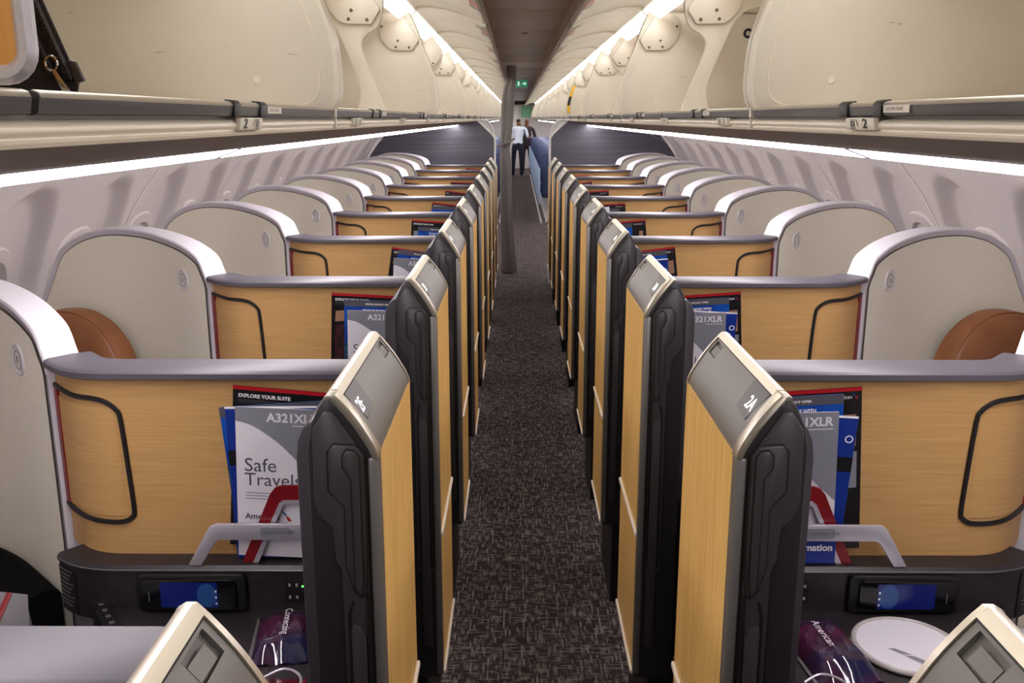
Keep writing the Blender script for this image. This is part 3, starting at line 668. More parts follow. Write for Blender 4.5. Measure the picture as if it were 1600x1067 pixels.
# ------------------------------------------------------------------ door pillars
YN, YF = -0.377, -0.004
SLOPE = [(0.300, 1.3405), (0.290, 1.330), (0.279, 1.3165), (0.268, 1.3015), (0.2585, 1.286), (0.2505, 1.272), (0.2455, 1.2605), (0.2435, 1.250)]
def slope_pt(q, lift=0.0):
    """point on the sloping cap, q = 0 ridge .. 1 aisle edge"""
    a, b = Vector((0.300, 1.3405)), Vector((0.2435, 1.2595))
    f = q * (len(SLOPE) - 2); i = min(int(f), len(SLOPE) - 2); t = f - i
    p = Vector(SLOPE[i]).lerp(Vector(SLOPE[i + 1]), t); d = (Vector(SLOPE[i + 1]) - Vector(SLOPE[i])).normalized()
    n = Vector((d.y, -d.x)); n = n if n.y > 0 or n.x < 0 else -n
    n = Vector((-abs(n.x), abs(n.y)))
    return p + n * lift
def pillar_kit(s):
    k = Kit(); off = (0.295, -0.19, 0)
    def A(n, mb, m, up=None, label=None, **kw): return k.add(n, mb.mesh(n, m, s, off, **kw), up, label)
    body = [(0.247, 0.305)] + [(x + 0.003, z - 0.003) for x, z in reversed(SLOPE)] + [(0.311, 1.3375), (0.322, 1.322), (0.334, 1.297), (0.3405, 1.262), (0.341, 0.305)]
    A('body', MB().prism(body, YN, YF), 'dark', label='dark grey plastic pillar body', bevel=0.004)
    A('plinth', MB().box(0.283, 0.36, YN + 0.01, YF - 0.0, 0.0, 0.31), 'black')
    leaf = [(0.344, 0.32), (0.375, 0.32), (0.375, 1.222), (0.372, 1.247), (0.364, 1.266), (0.354, 1.276), (0.344, 1.278)]
    A('door_leaf', MB().prism(leaf, -0.30, 0.0), 'charcoal', bevel=0.003)
    # aisle side
    A('wood_face', MB().box(0.2425, 0.248, YN + 0.018, YF, 0.315, 1.253), 'wood_door', label='pale maple aisle face')
    A('edge_strip', MB().box(0.2415, 0.258, YN - 0.004, YN + 0.017, 0.315, 1.252), 'edge_grey', bevel=0.004)
    for z in (0.70, 0.318):
        A('bumper', MB().box(0.2365, 0.2435, YN + 0.005, YF, z - 0.006, z + 0.006), 'bumper', label='off white bumper bar', bevel=0.003)
    # cap
    cp = MB()
    def slab(qa, qb, ya, yb, tail=False):
        q0 = [slope_pt(qa + (qb - qa) * i / 10) for i in range(11)] + ([Vector(SLOPE[-1])] if tail else [])
        q1 = [p + Vector((0.0028, -0.0028)) for p in q0]
        cp.prism([tuple(p) for p in q0] + [tuple(p) for p in reversed(q1)], ya, yb)
    slab(0.12, 1.0, YN + 0.022, -0.066, True); slab(0.12, 1.0, -0.020, YF - 0.007, True)
    slab(0.12, 0.17, -0.066, -0.020); slab(0.40, 1.0, -0.066, -0.020, True)      # pocket left open for the latch
    A('cap_plate', cp, 'plate', label='grey satin cap plate', smooth=True, angle=40)
    fr = MB()
    oq = [slope_pt(i / 13, 0.0022) for i in range(14)] + [Vector((0.2413, 1.250))]
    outer = [Vector((0.313, 1.338)), Vector((0.3065, 1.342))] + oq
    inner = [Vector((0.250, 1.249))] + [p + Vector((0.008, -0.008)) for p in reversed(oq[:-1])] + [Vector((0.308, 1.332))]
    fr.prism([tuple(p) for p in outer + inner], YN - 0.004, YN + 0.021)
    A('cap_rim', fr, 'silver', label='brushed silver cap rim', bevel=0.0025)
    A('cap_rim', MB().prism([tuple(p) for p in outer + inner], YF - 0.006, YF + 0.001), 'silver', smooth=True)
    rg = [(0.314, 1.336), (0.307, 1.3425), (0.300, 1.3432), tuple(slope_pt(0.06, 0.0022)), tuple(slope_pt(0.115, 0.0022)), tuple(slope_pt(0.12, -0.004)), (0.306, 1.330)]
    A('cap_ridge', MB().prism(rg, YN + 0.018, YF - 0.004), 'silver', smooth=True, angle=45)
    gl = [slope_pt(0.125, 0.0008)]
    A('cap_groove', MB().tube([(gl[0].x, YN + 0.022, gl[0].y), (gl[0].x, YF - 0.008, gl[0].y)], 0.0012, 5).tube([(slope_pt(q, 0.0006).x, YN + 0.022, slope_pt(q, 0.0006).y) for q in (0.12, 0.25, 0.4, 0.55, 0.7, 0.85, 1.0)], 0.0010, 5), 'black')
    # number plate with a clipped corner
    def P(q, y, l=0.0012): p = slope_pt(q, l); return (p.x, y, p.y)
    np_ = [P(0.14, YN + 0.028), P(0.14, -0.268), P(0.56, -0.277), P(0.60, -0.335), P(0.56, YN + 0.04)]
    A('number_plate', MB().add(np_ + [(x + 0.003, y, z - 0.003) for x, y, z in np_], [(0, 1, 2, 3, 4), (0, 5, 6, 1), (1, 6, 7, 2), (2, 7, 8, 3), (3, 8, 9, 4), (4, 9, 5, 0)]), 'plate_dark')
    lt = A('latch', MB().add([P(0.17, -0.066, -0.0036), P(0.17, -0.020, -0.0036), P(0.40, -0.020, -0.0036), P(0.40, -0.066, -0.0036)], [(0, 1, 2, 3)]), 'plate_dark')
    tab = [P(0.235, -0.062, -0.002), P(0.235, -0.034, 0.0015), P(0.375, -0.034, 0.0015), P(0.375, -0.062, -0.002)]
    A('latch_tab', MB().add(tab + [(x + 0.002, y, z - 0.002) for x, y, z in tab], [(0, 1, 2, 3), (0, 4, 5, 1), (1, 5, 6, 2), (2, 6, 7, 3), (3, 7, 4, 0)]), 'plate', lt)
    # near end face: raised stepped pads outlined by black grooves
    face = [(0.331, 1.292), (0.333, 1.19), (0.327, 1.168), (0.309, 1.150), (0.3065, 1.10), (0.299, 1.086), (0.300, 0.60), (0.262, 0.60), (0.262, 1.250), (0.275, 1.276), (0.302, 1.318), (0.314, 1.318)]
    A('end_panel', MB().prism(face, YN - 0.007, YN), 'dark_pad', bevel=0.0035)
    padA = [(0.3105, 1.262), (0.303, 1.273), (0.272, 1.271), (0.263, 1.258), (0.2625, 1.12), (0.2655, 1.052), (0.280, 1.052), (0.291, 1.095), (0.290, 1.182), (0.311, 1.206)]
    padB = [(0.290, 1.258), (0.284, 1.266), (0.273, 1.264), (0.268, 1.256), (0.2685, 1.075), (0.272, 1.048), (0.279, 1.06), (0.279, 1.224), (0.290, 1.241)]
    for nm, pd, y in (('pad', padA, YN - 0.010), ('pad', padB, YN - 0.013)):
        i = A(nm, MB().prism(pd, y, YN), 'dark_pad', bevel=0.002)
        A('groove', MB().tube([(x, y + 0.003, z) for x, z in pd], 0.0024, 6, True), 'black', i, smooth=True)
    A('groove', MB().tube([(0.264, YN - 0.007, 1.05), (0.264, YN - 0.007, 0.62)], 0.003, 6).tube([(0.285, YN - 0.007, 1.04), (0.291, YN - 0.007, 1.02), (0.292, YN - 0.007, 0.62)], 0.0025, 6), 'black')
    A('lower_pad', MB().prism([(0.268, 0.40), (0.268, 0.985), (0.274, 0.998), (0.286, 1.004), (0.289, 0.995), (0.289, 0.40)], YN - 0.011, YN), 'dark_pad', bevel=0.002)
    return k
for s in (-1, 1):
    k = pillar_kit(s)
    for r in range(1, 11):
        if r == 1: lb = 'maple-faced suite door pillar just forward of the pillar numbered 2%s' % SIDES[s]
        elif r <= 4: lb = 'maple-faced suite door pillar with silver cap, numbered %d%s' % (r, SIDES[s])
        else: lb = 'maple-faced suite door pillar, %s' % which(r, s)
        t = thing('door_pillar', lb, 'door pillar', (s * 0.295, YR(r) - 0.19, 0), 'suite door pillars along the aisle')
        mk = k.put(t)
        npo = [o for o in mk.values() if o.name.split('.')[0] == 'number_plate'][0]
        # lettering reads from the aisle
        a, b = slope_pt(0.56, 0.0022), slope_pt(0.14, 0.0022)
        up = Vector((s * (b.x - a.x), 0, b.y - a.y))
        ys = -0.305 if s > 0 else -0.342
        ref = slope_pt(0.48, 0.0024)
        me = text_mesh('%d%s' % (r, SIDES[s]), 0.028, 'number_light' if r > 1 else 'white', basis((s * (ref.x - 0.295), ys + 0.19, ref.y), (0, -s, 0), up))
        link('lettering', me, npo)

# ------------------------------------------------------------------ seats (only where the photograph shows them)
def seat_kit(s):
    k = Kit(); off = (1.1, 0, 0)
    def A(n, mb, m, up=None, label=None, **kw): return k.add(n, mb.mesh(n, m, s, off, **kw), up, label)
    top = smooth_path([(0.385, 0.90), (0.392, 0.945), (0.405, 0.985), (0.436, 1.033), (0.482, 1.075), (0.53, 1.101), (0.573, 1.114), (0.622, 1.116), (0.671, 1.108), (0.72, 1.08), (0.76, 1.03), (0.775, 0.96), (0.778, 0.90)], 4)
    prof = [(-0.03, 0.0), (-0.035, 0.0), (-0.05, 0.004), (-0.08, 0.004), (-0.10, 0.0), (-0.112, -0.014)]
    rows = []
    cs, cz = 0.58, 0.90
    for o, up in prof:
        rows.append([on_shell(cs + (a - cs) * (1 + up * 3), o, cz + (z - cz) * (1 + up * 3)) for a, z in top])
    rows.append([on_shell(cs + (a - cs) * 0.5, -0.118, cz + (z - cz) * 0.5) for a, z in top])
    rows.append([on_shell(cs + (a - cs) * 0.05, -0.119, cz + (z - cz) * 0.05) for a, z in top])
    h = A('headrest', MB().grid(rows), 'leather', label='tan leather headrest', smooth=True, angle=70)
    A('piping', MB().tube([on_shell(a, -0.1, z + 0.001) for a, z in top], 0.003, 6), 'leather', h, smooth=True)
    A('backrest', MB().sweep([(SHN[i][0], SHN[i][1]) for i in range(3, 50, 3)], [(-0.008, 0.42), (-0.008, 0.775), (-0.03, 0.79), (-0.10, 0.78), (-0.14, 0.70), (-0.17, 0.42)]), 'seat_dark', smooth=True, angle=40)
    A('cushion', MB().prism([(0.98, -0.02), (1.15, 0.12), (1.40, 0.22), (1.55, 0.0), (1.35, -0.35), (1.05, -0.33)], 0.36, 0.48, 'z'), 'seat_dark', bevel=0.03, seg=3)
    A('seat_base', MB().prism([(1.0, -0.02), (1.15, 0.10), (1.38, 0.2), (1.5, 0.0), (1.33, -0.3), (1.06, -0.3)], 0.0, 0.36, 'z'), 'black')
    return k
for s, rs in ((-1, (2, 3)), (1, (3,))):
    k = seat_kit(s)
    for r in rs:
        t = thing('passenger_chair', 'tan leather headrest seat against the %d%s shell' % (r, SIDES[s]) if r == 3 else 'black seat bolster and headrest beside the 2F shell', 'seat', (s * 1.1, YR(r), 0))
        k.put(t)

# ------------------------------------------------------------------ literature, handsets and small things on the consoles
def flag_mark(mb_parent, x, z, h, y, lean=0.5):
    """small two-part tail mark: blue upper stroke, red lower stroke"""
    b = MB().add([(x, y, z + h), (x + h * 0.28, y, z + h * 0.92), (x + h * 0.62, y, z + h * 0.5), (x + h * 0.36, y, z + h * 0.55)], [(0, 1, 2, 3)])
    r = MB().add([(x + h * 0.40, y, z + h * 0.48), (x + h * 0.66, y, z + h * 0.46), (x + h * 0.98, y, z), (x + h * 0.62, y, z)], [(0, 1, 2, 3)])
    link('tail_mark', b.mesh('tail_mark', 'print_blue'), mb_parent); link('tail_mark', r.mesh('tail_mark', 'print_red'), mb_parent)
def txt(parent, body, wd, m, x, z, y, bold=0.0):
    link('lettering', text_mesh(body, 0.02, m, basis((x, y, z), (1, 0, 0), (0, 0, 1)), width=wd, bold=bold), parent)
def flat(parent, name, pts, y, m):
    return link(name, MB().add([(x, y, z) for x, z in pts], [tuple(range(len(pts)))]).mesh(name, m), parent)
def lines(parent, x, z, w, n, dz, y, m, h=0.0016):
    for i in range(n):
        ww = w * (1 - 0.13 * ((i * 7) % 3))
        flat(parent, 'text_line', [(x, z - i * dz), (x + ww, z - i * dz), (x + ww, z - i * dz + h), (x, z - i * dz + h)], y, m)
def sheet_thing(name, label, r, s, x, y, wd, h, rot, m, z0=0.9135, group=None, th=0.0025):
    t = thing(name, label, 'leaflet', (x, YR(r) + y, z0 + abs(math.sin(math.radians(rot))) * wd / 2), group)
    t.rotation_euler = (0, math.radians(rot), 0)
    link('cover', MB().box(-wd / 2, wd / 2, 0, th, 0, h).mesh('cover', m, bevel=0.0006, seg=1), t)
    return t
def side_word(s): return 'curtain' if s < 0 else 'strap'
def lit(r, s): return 'in suite %d%s' % (r, SIDES[s]) if r <= 4 else '%s before the bulkhead, %s side' % (ORD[11 - r], side_word(s))
def black_card(r, s, x, rot, det=2, y=0.012, wd=0.235, h=0.310, z0=0.9135):
    h -= max(0, abs(rot) - 4.5) * 0.0045
    t = sheet_thing('suite_guide', 'black suite guide card with red top edge %s' % lit(r, s), r, s, x, y, wd, h, rot, 'print_black', z0, 'black suite guide cards')
    e = -0.0004
    flat(t, 'red_edge', [(-wd / 2, h - 0.007), (wd / 2, h - 0.007), (wd / 2, h), (-wd / 2, h)], e, 'print_red')
    if det > 0:
        txt(t, 'EXPLORE YOUR SUITE', 0.092, 'white', -wd / 2 + 0.010, h - 0.0205, e, 0.0006)
        txt(t, 'American', 0.038, 'white', wd / 2 - 0.056, h - 0.0205, e); flag_mark(t, wd / 2 - 0.017, h - 0.021, 0.0105, e)
    if det > 1:
        lines(t, -wd / 2 + 0.010, h - 0.0265, 0.13, 2, 0.004, e, 'print_grey', 0.0012)
        flat(t, 'picture', [(wd / 2 - 0.05, 0.20), (wd / 2 - 0.01, 0.20), (wd / 2 - 0.01, h - 0.05), (wd / 2 - 0.048, h - 0.05)], e, 'print_tan')
        flat(t, 'picture', [(wd / 2 - 0.03, 0.12), (wd / 2 - 0.008, 0.12), (wd / 2 - 0.008, 0.19), (wd / 2 - 0.02, 0.19)], e, 'paper_grey')
        flat(t, 'picture', [(-wd / 2 + 0.01, 0.23), (-wd / 2 + 0.05, 0.235), (-wd / 2 + 0.05, h - 0.045), (-wd / 2 + 0.012, h - 0.05)], e, 'print_tan')
        flat(t, 'picture', [(-wd / 2 + 0.01, 0.10), (-wd / 2 + 0.06, 0.10), (-wd / 2 + 0.06, 0.225), (-wd / 2 + 0.01, 0.22)], e, 'print_wine')
        lines(t, -wd / 2 + 0.012, 0.085, 0.03, 4, 0.013, e, 'paper_grey')
    elif det == 1:
        flat(t, 'picture', [(wd / 2 - 0.035, 0.12), (wd / 2 - 0.015, 0.12), (wd / 2 - 0.015, h - 0.05), (wd / 2 - 0.033, h - 0.05)], e, 'print_tan')
        flat(t, 'picture', [(-wd / 2 + 0.012, 0.1), (-wd / 2 + 0.04, 0.1), (-wd / 2 + 0.04, h - 0.05), (-wd / 2 + 0.012, h - 0.05)], e, 'paper_grey')
    return t
def blue_leaf(r, s, x, rot, det=2, y=0.004, wd=0.185, h=0.292, z0=0.9135):
    t = sheet_thing('offer_leaflet', 'blue offer leaflet with white lettering %s' % lit(r, s), r, s, x, y, wd, h, rot, 'print_blue', z0, 'blue offer leaflets')
    e = -0.0004
    flat(t, 'band', [(-wd / 2, h - 0.018), (wd / 2, h - 0.018), (wd / 2, h), (-wd / 2, h)], e, 'print_grey')
    if det:
        txt(t, 'SPECIAL INFLIGHT OFFER', 0.070, 'white', -0.034, h - 0.0125, e - 0.0003, 0.0006)
        txt(t, 'SOAK IN MORE WITH', 0.086, 'white', -0.042, h - 0.031, e, 0.0008)
        txt(t, '65,000', 0.088, 'white', -0.042, h - 0.056, e, 0.0002)
        flat(t, 'picture', [(-wd / 2, 0.12), (wd / 2, 0.12), (wd / 2, 0.185), (-wd / 2, 0.175)], e, 'print_sea')
        flat(t, 'picture', [(-wd / 2, 0.0), (wd / 2, 0.0), (wd / 2, 0.118), (-wd / 2, 0.118)], e, 'print_amber' if s > 0 else 'print_sea')
    return t
def navy_leaf(r, s, x, rot, y=0.0, wd=0.19, h=0.285, z0=0.9135):
    t = sheet_thing('route_leaflet', 'navy blue leaflet with white upper edge %s' % lit(r, s), r, s, x, y, wd, h, rot, 'print_navy', z0, 'navy leaflets')
    e = -0.0004
    flat(t, 'white_edge', [(-wd / 2, h - 0.004), (wd / 2, h - 0.004), (wd / 2, h), (-wd / 2, h)], e, 'white')
    flat(t, 'picture', [(-wd / 2 + 0.045, h - 0.05), (-0.02, h - 0.05), (-0.012, h - 0.006), (-wd / 2 + 0.055, h - 0.006)], e, 'print_blue')
    flat(t, 'picture', [(-0.012, h - 0.02), (0.0, h - 0.028), (0.006, h - 0.012), (0.0, h - 0.006)], e, 'white')
    flat(t, 'band', [(-wd / 2, h * 0.62), (wd / 2, h * 0.62), (wd / 2, h * 0.72), (-wd / 2, h * 0.72)], e, 'print_black')
    txt(t, 'O', 0.015, 'white', wd / 2 - 0.02, h - 0.05, e)
    return t
def grey_booklet(r, s, x, rot, y=-0.006, wd=0.180, h=0.285, z0=0.9135):
    t = sheet_thing('safety_booklet', 'grey and white safety booklet %s' % lit(r, s), r, s, x, y, wd, h, rot, 'paper', z0, 'grey and white safety booklets')
    e = -0.0004; L, R = -wd / 2, wd / 2
    sw = smooth_path([(L, h - 0.026), (L + 0.03, h - 0.034), (L + 0.07, h - 0.060), (L + 0.10, h - 0.088), (L + 0.135, h - 0.125), (R, h - 0.168)], 5)
    flat(t, 'swoosh', [(L, h)] + sw + [(R, h)], e, 'paper_grey')
    lx = L + 0.056 if s < 0 else R - 0.100
    txt(t, 'A321XLR', 0.092, 'paper', lx, h - 0.025, e - 0.0004, 0.0006)
    lines(t, lx + 0.045, h - 0.032, 0.045, 1, 0.005, e - 0.0004, 'paper')
    txt(t, 'Safe', 0.056, 'print_grey', L + 0.014, h - 0.120, e)
    txt(t, 'Travels', 0.101, 'print_grey', L + 0.014, h - 0.147, e)
    lines(t, L + 0.016, h - 0.162, 0.085, 3, 0.0055, e, 'paper_grey')
    txt(t, 'American', 0.062, 'print_grey', L + 0.014, h - 0.212, e, 0.0004); flag_mark(t, L + 0.080, h - 0.214, 0.019, e)
    return t
# suite 2F and 2A
black_card(2, -1, -0.468, 5.0); blue_leaf(2, -1, -0.472, -4.0, y=0.005, h=0.288); navy_leaf(2, -1, -0.474, -0.6, y=-0.001, h=0.291); grey_booklet(2, -1, -0.475, 2.6)
black_card(2, 1, 0.460, -4.0); blue_leaf(2, 1, 0.448, -3.5, y=0.005, h=0.304); navy_leaf(2, 1, 0.440, 3.0, y=-0.001, h=0.275); grey_booklet(2, 1, 0.432, -2.0, h=0.279)
black_card(3, -1, -0.462, 3.0); blue_leaf(3, -1, -0.446, 2.0, h=0.298); navy_leaf(3, -1, -0.43, 1.0, y=-0.001, h=0.268); grey_booklet(3, -1, -0.436, 1.5, h=0.272)
black_card(3, 1, 0.462, -4.0); blue_leaf(3, 1, 0.448, -3.0, h=0.302); navy_leaf(3, 1, 0.440, 3.0, y=-0.001, h=0.270); grey_booklet(3, 1, 0.431, -1.0, h=0.268)
black_card(4, -1, -0.448, 9.0); blue_leaf(4, -1, -0.438, 7.0, h=0.295); grey_booklet(4, -1, -0.436, 3.0, y=-0.002, h=0.275)
black_card(4, 1, 0.450, -7.0); blue_leaf(4, 1, 0.432, -5.0, h=0.298); navy_leaf(4, 1, 0.428, -4.0, y=-0.001, h=0.27)
black_card(5, -1, -0.452, 4.0, 1); blue_leaf(5, -1, -0.440, 3.0, h=0.285)
black_card(5, 1, 0.455, -5.0, 1); blue_leaf(5, 1, 0.415, -5.0, h=0.296)
black_card(6, -1, -0.448, 6.0, 1); blue_leaf(6, -1, -0.455, 2.0, 0, h=0.30); black_card(6, 1, 0.455, -3.0, 1); blue_leaf(6, 1, 0.435, -1.0, 0, h=0.29)
t = sheet_thing('blank_card', 'small white card in the suite fifth before the bulkhead, strap side', 6, 1, 0.42, -0.004, 0.14, 0.292, -5.0, 'white')
black_card(7, -1, -0.452, 8.0, 1); t = sheet_thing('wine_menu', 'dark red menu card in the suite fourth before the bulkhead, curtain side', 7, -1, -0.447, 0.005, 0.21, 0.288, 9.0, 'print_wine')
black_card(7, 1, 0.455, -4.0, 1); blue_leaf(7, 1, 0.42, -3.0, 0, h=0.288)
black_card(8, 1, 0.44, -9.0, 1); black_card(8, -1, -0.45, 2.0, 0)
black_card(9, -1, -0.448, 1.0, 0); black_card(10, -1, -0.445, 4.0, 0); black_card(10, 1, 0.452, -1.0, 0); black_card(9, 1, 0.446, -1.0, 0, h=0.31)
t = sheet_thing('folded_leaflet', 'red and blue folded leaflet low behind the 2A literature bar', 2, 1, 0.44, -0.019, 0.165, 0.045, 0.0, 'print_navy', th=0.002)
flat(t, 'red_part', [(-0.08, 0.0), (0.02, 0.0), (0.03, 0.018), (-0.08, 0.02)], -0.0004, 'print_red'); txt(t, 'Information', 0.085, 'white', -0.010, 0.026, -0.0006, 0.0006)

for s in (-1, 1):
    x = s * 0.648
    t = thing('handset', 'black handset with blue screen in the console of suite 2%s' % SIDES[s], 'handset', (x, YR(2) - 0.048, 0.834), 'console handsets')
    link('handset_body', MB().prism(rrect(-0.086, 0.086, 0.0, 0.058, 0.010), 0.0, 0.0078).mesh('handset_body', 'black_gloss', bevel=0.002), t)
    sc = link('screen', MB().add([(-s * px, -0.0004, pz) for px, pz in ((-0.050, 0.005), (0.054, 0.005), (0.054, 0.054), (-0.050, 0.054))], [(0, 1, 2, 3)]).mesh('screen', 'screen'), t)
    cx = 0.034
    link('screen_planet', MB().add([(-s * (cx + 0.018 * math.cos(a)), -0.0007, 0.0295 + 0.0235 * math.sin(a)) for a in [math.pi * 2 * i / 24 for i in range(24)]], [tuple(range(24))]).mesh('screen_planet', 'screen_light'), sc)
    for q in range(3):
        link('screen_icon', MB().add([(-s * px, -0.0008, pz + 0.012 * q) for px, pz in ((0.049, 0.011), (0.052, 0.011), (0.052, 0.015), (0.049, 0.015))], [(0, 1, 2, 3)]).mesh('screen_icon', 'white'), sc)
    link('key_mark', MB().box(s * 0.071 - 0.001, s * 0.071 + 0.001, -0.0006, 0.0, 0.016, 0.036).mesh('key_mark', 'edge_grey'), t)

def pouch(x, y, rz, wd, dp, label, word, sz, flip):
    t = thing('amenity_pouch', label, 'pouch', (x, YR(2) + y, 0.8255)); t.rotation_euler = (0, 0, math.radians(rz))
    rows = []; n = 14
    for i in range(n + 1):
        u = -1 + 2 * i / n
        rows.append([(u * wd / 2, (-1 + 2 * j / n) * dp / 2, 0.002 + 0.026 * max(0, 1 - u ** 4) * max(0, 1 - (-1 + 2 * j / n) ** 4) + 0.002 * math.sin(9 * u + 5 * j / n)) for j in range(n + 1)])
    link('film_wrap', MB().grid(rows).grid([[(a, b, 0.001) for b in (-dp / 2, dp / 2)] for a in (-wd / 2, wd / 2)]).mesh('film_wrap', 'pouch', smooth=True), t)
    link('seal_edge', MB().box(-wd / 2 - 0.004, -wd / 2 + 0.002, -dp / 2, dp / 2, 0.0005, 0.0025).mesh('seal_edge', 'edge_grey'), t)
    link('lettering', text_mesh(word, sz, 'white', basis((0.0 if flip else -0.012, 0.05 if flip else 0.045, 0.0325), (0, -1, 0), (1, 0, 0))), t)
    return t
pouch(-0.455, -0.135, 8, 0.10, 0.15, 'dark blue film-wrapped pouch on the 2F console', 'Connecting', 0.018, True)
p2 = pouch(0.468, -0.165, 6, 0.11, 0.19, 'navy film-wrapped kit with airline name on the 2A console', 'American', 0.020, False)
for x, y, lb in ((-0.425, -0.30, 'red mesh and black strap pouch on the 2F console'), (0.428, -0.31, 'red mesh and black strap pouch on the 2A console')):
    t = thing('mesh_pouch', lb, 'pouch', (x, YR(2) + y, 0.8255))
    link('mesh_bag', MB().grid([[(-0.035 + 0.07 * i / 8, -0.05 + 0.1 * j / 8, 0.002 + 0.016 * math.sin(math.pi * i / 8) * math.sin(math.pi * j / 8)) for j in range(9)] for i in range(9)]).mesh('mesh_bag', 'pouch_red', smooth=True), t)
    link('strap', MB().tube(smooth_path([(-0.03, 0.04, 0.012), (0.0, 0.05, 0.02), (0.03, 0.03, 0.018), (0.034, -0.02, 0.01)], 5), 0.0022, 6).mesh('strap', 'alu', smooth=True), t)
t = thing('round_packet', 'round pale packet in clear rim on the 2A console', 'packet', (0.607, YR(2) - 0.155, 0.8255))
link('packet_rim', MB().tube([(0.086 * math.cos(a), 0.086 * math.sin(a), 0.006) for a in [2 * math.pi * i / 48 for i in range(48)]], 0.005, 8, True).mesh('packet_rim', 'disc_rim', smooth=True), t)
link('packet_face', MB().disc((0, 0, 0.001), (0, 0, 1), 0.083, 0.007, 48).mesh('packet_face', 'disc'), t)
link('tail_mark', MB().add([(-0.038, -0.012, 0.0085), (-0.026, -0.012, 0.0085), (-0.004, -0.032, 0.0085), (-0.02, -0.030, 0.0085)], [(0, 1, 2, 3)]).add([(-0.018, -0.034, 0.0085), (-0.004, -0.035, 0.0085), (0.022, -0.060, 0.0085), (0.002, -0.058, 0.0085)], [(0, 1, 2, 3)]).mesh('tail_mark', 'paper_grey'), t)

# grey pillow on the seat by the 2F shell
t = thing('pillow', 'grey pillow with red piping on the seat by the 2F shell', 'pillow', (-1.045, 1.40, 0.482))
t.rotation_euler = (math.radians(-6), 0, math.radians(-10))
rows = []
for sg in (1, -1):
    rows = [[((-1 + 2 * i / 12) * 0.16 , sg * 0.075 * max(0, 1 - abs(-1 + 2 * i / 12) ** 3) ** .5 * max(0, 1 - abs(-1 + 2 * j / 12) ** 3) ** .5, 0.22 + (-1 + 2 * j / 12) * 0.22) for j in range(13)] for i in range(13)]
    link('pillow_side', MB().grid(rows).mesh('pillow_side', 'pillow', smooth=True), t)
link('piping', MB().tube([(0.128, -0.075 * (1 - 0.8 ** 3) ** .5 * max(0, 1 - abs(-1 + 2 * j / 12) ** 3) ** .5 - 0.002, 0.44 * j / 12) for j in range(13)], 0.005, 6).mesh('piping', 'red', smooth=True), t)

# ------------------------------------------------------------------ luggage in the near bin
t = thing('soft_bag', 'black soft bag with open zips on the overhead shelf', 'bag', (-0.6, 0.95, 1.7135))
def BX(x, z): return (-(x - 0.6), z - 1.7135)
bp = [BX(x, z) for x, z in [(0.492, 1.714), (0.486, 1.735), (0.500, 1.775), (0.520, 1.83), (0.555, 1.93), (0.60, 1.97), (0.76, 1.98), (0.80, 1.93), (0.81, 1.714)]]
bm_ = MB(); nb = len(bp)
bm_.add([(x, 0.0, z) for x, z in bp] + [(x - 0.20, 0.24, z) for x, z in bp], [tuple(range(nb)), tuple(range(2 * nb - 1, nb - 1, -1))] + [(i, i + nb, (i + 1) % nb + nb, (i + 1) % nb) for i in range(nb)])
link('bag_body', bm_.mesh('bag_body', 'bag', bevel=0.006, seg=3), t)
for d in (0.004, 0.020):
    pth = [(BX(x + d, z)[0], -0.0015, BX(x, z)[1]) for x, z in [(0.492, 1.738), (0.506, 1.775), (0.526, 1.83), (0.561, 1.925)]]
    z_ = link('zip_tape', MB().tube(smooth_path(pth, 4), 0.004, 6).mesh('zip_tape', 'zip', smooth=True), t)
    teeth = MB()
    for q in smooth_path(pth, 14): teeth.box(q[0] - 0.0028, q[0] + 0.0028, q[1] - 0.0052, q[1] - 0.003, q[2] - 0.0009, q[2] + 0.0009)
    link('zip_teeth', teeth.mesh('zip_teeth', 'black'), z_)
zx, zz = BX(0.509, 1.752)
zp = link('zip_puller', MB().tube([(zx + 0.006 * math.cos(a), -0.010, zz + 0.007 * math.sin(a)) for a in [2 * math.pi * i / 14 for i in range(14)]], 0.0014, 6, True).mesh('zip_puller', 'chrome', smooth=True), t)
link('zip_tab', MB().prism([(zx + 0.000, zz - 0.004), (zx + 0.005, zz - 0.006), (zx + 0.018, zz - 0.027), (zx + 0.011, zz - 0.030)], -0.014, -0.011).mesh('zip_tab', 'chrome', bevel=0.0008), zp)
zx2, zz2 = BX(0.490, 1.748)
link('zip_end', MB().prism([(zx2 - 0.004, zz2 + 0.008), (zx2 + 0.003, zz2 + 0.006), (zx2 + 0.010, zz2 - 0.012), (zx2 + 0.002, zz2 - 0.015)], -0.008, -0.002).mesh('zip_end', 'zip', bevel=0.001), t)
t = thing('hard_case', 'tan hard case with pale metal rim beside the black bag', 'case', (-0.62, 0.808, 1.7262))
cpoly = rrect(-0.165, 0.165, 0.0, 0.24, 0.022, 5)
cq = [(x * 0.97, z * 0.97 + 0.0036) for x, z in cpoly]; nb = len(cq)
cm_ = MB().add([(x, -0.002, z) for x, z in cq] + [(x - 0.13, 0.07, z) for x, z in cq], [tuple(range(nb)), tuple(range(2 * nb - 1, nb - 1, -1))] + [(i, i + nb, (i + 1) % nb + nb, (i + 1) % nb) for i in range(nb)])
link('case_body', cm_.mesh('case_body', 'case_tan', smooth=True, angle=30), t)
link('case_rim', MB().tube([(x, -0.001, z + 0.0) for x, z in [(x * 0.95, z * 0.93 + 0.009) for x, z in cpoly]], 0.0085, 8, True).mesh('case_rim', 'alu', smooth=True), t)

